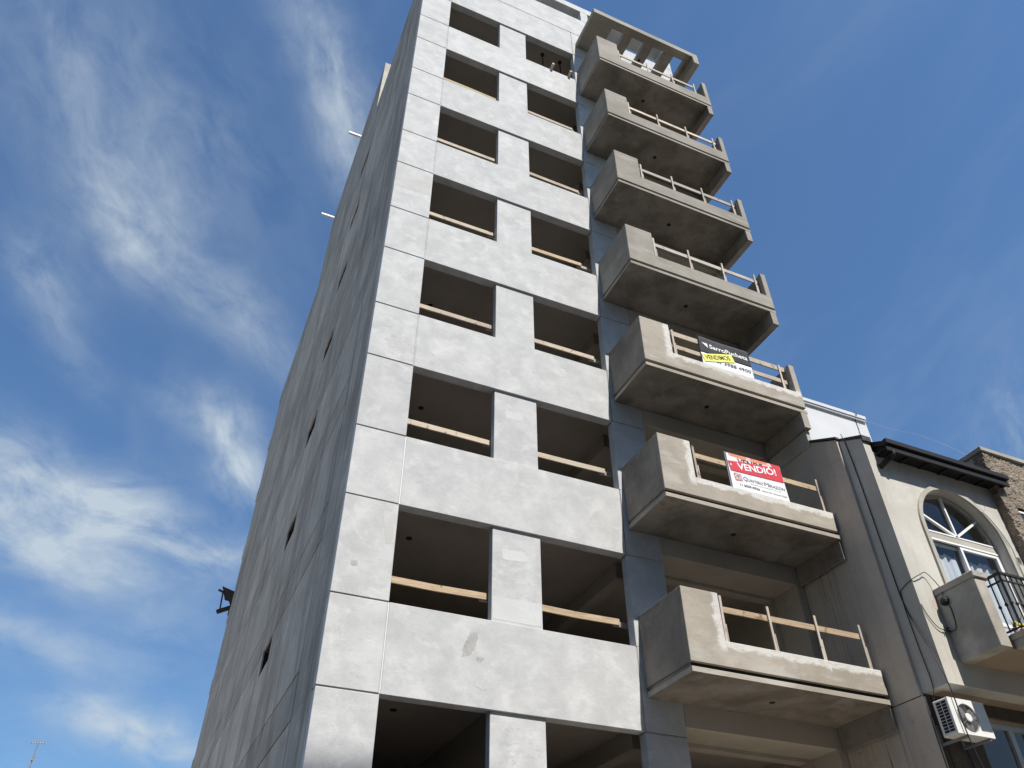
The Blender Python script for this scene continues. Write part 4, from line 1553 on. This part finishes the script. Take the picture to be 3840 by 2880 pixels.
for i in range(nx + 1):
    for j in range(nz + 1):
        mb.v.append((xs[i] + (vals[i][j] - 0.03 if i == 0 else 0), YS + 0.03 - vals[i][j], zs[j]))
for i in range(nx):
    for j in range(nz):
        cx_, cz_ = (xs[i] + xs[i + 1]) / 2, (zs[j] + zs[j + 1]) / 2
        if WX0 < cx_ < WX1 and WZ0 < cz_ < WZ1:
            continue
        a = i * (nz + 1) + j
        mb._f([(a, a + nz + 1, a + nz + 2, a + 1)], 0)
b0 = len(mb.v)
for j in range(nz + 1):
    q = mb.v[j]
    mb.v.append((XS + 0.01 + vals[0][j] * 0.3, YF + 0.06, q[2]))
for j in range(nz):
    mb._f([(j, j + 1, b0 + j + 1, b0 + j)], 0)
mb.build('stone_facing', 'rough_stone', st_)
mb = MB()
mb.box(XS - 0.02, 18.0, YS - 0.05, 6.0, ZTS + 0.002, ZTS + 0.105)
mb.build('coping', 'weathered_cap', st_, 0.01)
mb = MB()
mb.box(WX0 + 0.02, WX1, YS + 0.035, YS + 0.05, 9.38, 9.42)
mb.box(WX0 + 0.02, WX0 + 0.06, YS + 0.035, YS + 0.05, WZ0, 9.38)
sw = mb.build('window', 'white_pvc', st_)
MB().box(WX0 + 0.06, WX1, YS + 0.05, YS + 0.054, WZ0, 9.38).build('pane', 'glass', sw)
MB().box(WX0 - 0.03, WX1, YS + 0.0555, YS + 0.0595, WZ0, WZ1 + 0.02).build('recess', 'dark_void', sw)

# ------------------------------------------------------------------ white building behind
wb = thing('white_building', (14.0, 6.0, 0.13), 'plain white rendered building with a flat coping behind the cream house', 'building')
MB().box(10.5, 17.44, 4.0, 9.0, 0.13, 17.58).build('wall', 'distant_white', wb)
mb = MB()
mb.box(10.48, 17.40, 3.93, 9.0, 17.582, 17.66)
mb.cur = 1
mb.box(10.47, 17.40, 3.90, 9.0, 17.662, 17.79)
mb.build('coping', ['grey_alu', 'distant_white'], wb)
cable([(16.95, 3.88, 17.86), (16.97, 3.87, 17.70), (16.98, 3.985, 17.5), (16.99, 3.985, 14.6)], 0.012, 'thin dark cable hanging down the white wall behind the cream house')
o = MB().box(16.86, 17.0, 3.94, 4.05, 17.79, 17.86).build('roof_clamp', 'black_paint', None, 0.01)
tag(o, 'tiny black clamp on the coping of the white building', 'clamp')

# ------------------------------------------------------------------ bits sticking out of the left flank
for i, (y, z, x1) in enumerate(((9.8, 31.93, 0.5), (14.55, 31.93, 0.5))):
    x0 = -0.53 if i == 0 else -0.60
    o = MB().bar((x1, y, z + 0.045), (x0, y, z + 0.05), 0.10, 0.085).build('scaffold_plank', 'bead_white', None, 0.004)
    tag(o, 'pale timber poking out from the left flank near the top, %s one' % ('upper' if i == 0 else 'lower'), 'timber', 'timbers poking out of the left flank')
br = thing('scaffold_bracket', (-0.25, 22.7, 15.4), 'dark timber scaffold bracket with a board at the rear edge of the left flank', 'bracket')
ya, yb_ = 22.56, 22.66
MB().prism([(-0.498, 16.567), (0.02, 16.43), (0.02, 15.98), (-0.03, 15.86), (-0.06, 15.88), (-0.10, 15.98), (-0.279, 16.006)][::-1], 'y', ya, ya + 0.05).build('board', 'dark_timber', br)
MB().bar((-0.62, 22.64, 16.42), (0.03, 22.64, 16.20), 0.07, 0.07).build('ledger', 'dark_timber', br)
MB().bar((-0.42, 22.66, 16.36), (-0.37, 22.66, 15.55), 0.06, 0.075, (0, 1, 0)).build('strut', 'dark_timber', br)
MB().bar((-0.47, 22.72, 15.50), (0.05, 22.72, 15.80), 0.14, 0.15).build('brace', 'dark_timber', br)
MB().bar((-0.015, 22.62, 15.40), (0.012, 22.62, 16.4), 0.05, 0.07, (0, 1, 0)).build('wall_piece', 'dark_timber', br)

# ------------------------------------------------------------------ antenna far left
an = thing('antenna_mast', (-5.9, 30.0, 0.13), 'slim lattice mast with a small television aerial at the lower left', 'antenna')
mb = MB()
legs = [(-5.92, 29.96), (-5.86, 29.96), (-5.89, 30.02)]
for (x, y) in legs:
    mb.tube([(x, y, 0.13), (x, y, 11.1), (-5.89, 30.0, 11.55)], 0.011, 5)
for j in range(40):
    z = 0.4 + j * 0.27
    for a in range(3):
        p0, p1 = legs[a], legs[(a + 1) % 3]
        mb.tube([(p0[0], p0[1], z), (p1[0], p1[1], z + 0.13)], 0.006, 4)
mb.build('lattice', 'fan_grey', an)
MB().tube([(-5.89, 30.0, 11.5), (-5.89, 30.0, 11.75)], 0.012, 6).build('pole', 'galv', an)
mb = MB()
mb.bar((-6.20, 30.0, 11.70), (-5.66, 30.0, 11.735), 0.02, 0.02)
for i in range(6):
    x = -6.17 + i * 0.098
    mb.bar((x, 29.72, 11.70 + i * 0.006), (x, 30.28, 11.70 + i * 0.006), 0.018, 0.018)
mb.build('aerial', 'galv', an)
MB().bar((-6.02, 30.0, 11.12), (-5.74, 30.0, 11.15), 0.02, 0.02).build('crossbar', 'fan_grey', an)
MB().box(-5.94, -5.88, 29.93, 29.96, 11.0, 11.1).build('junction_box', 'fan_grey', an)

for o in SC.objects:
    if '_o' in o:
        del o['_o']
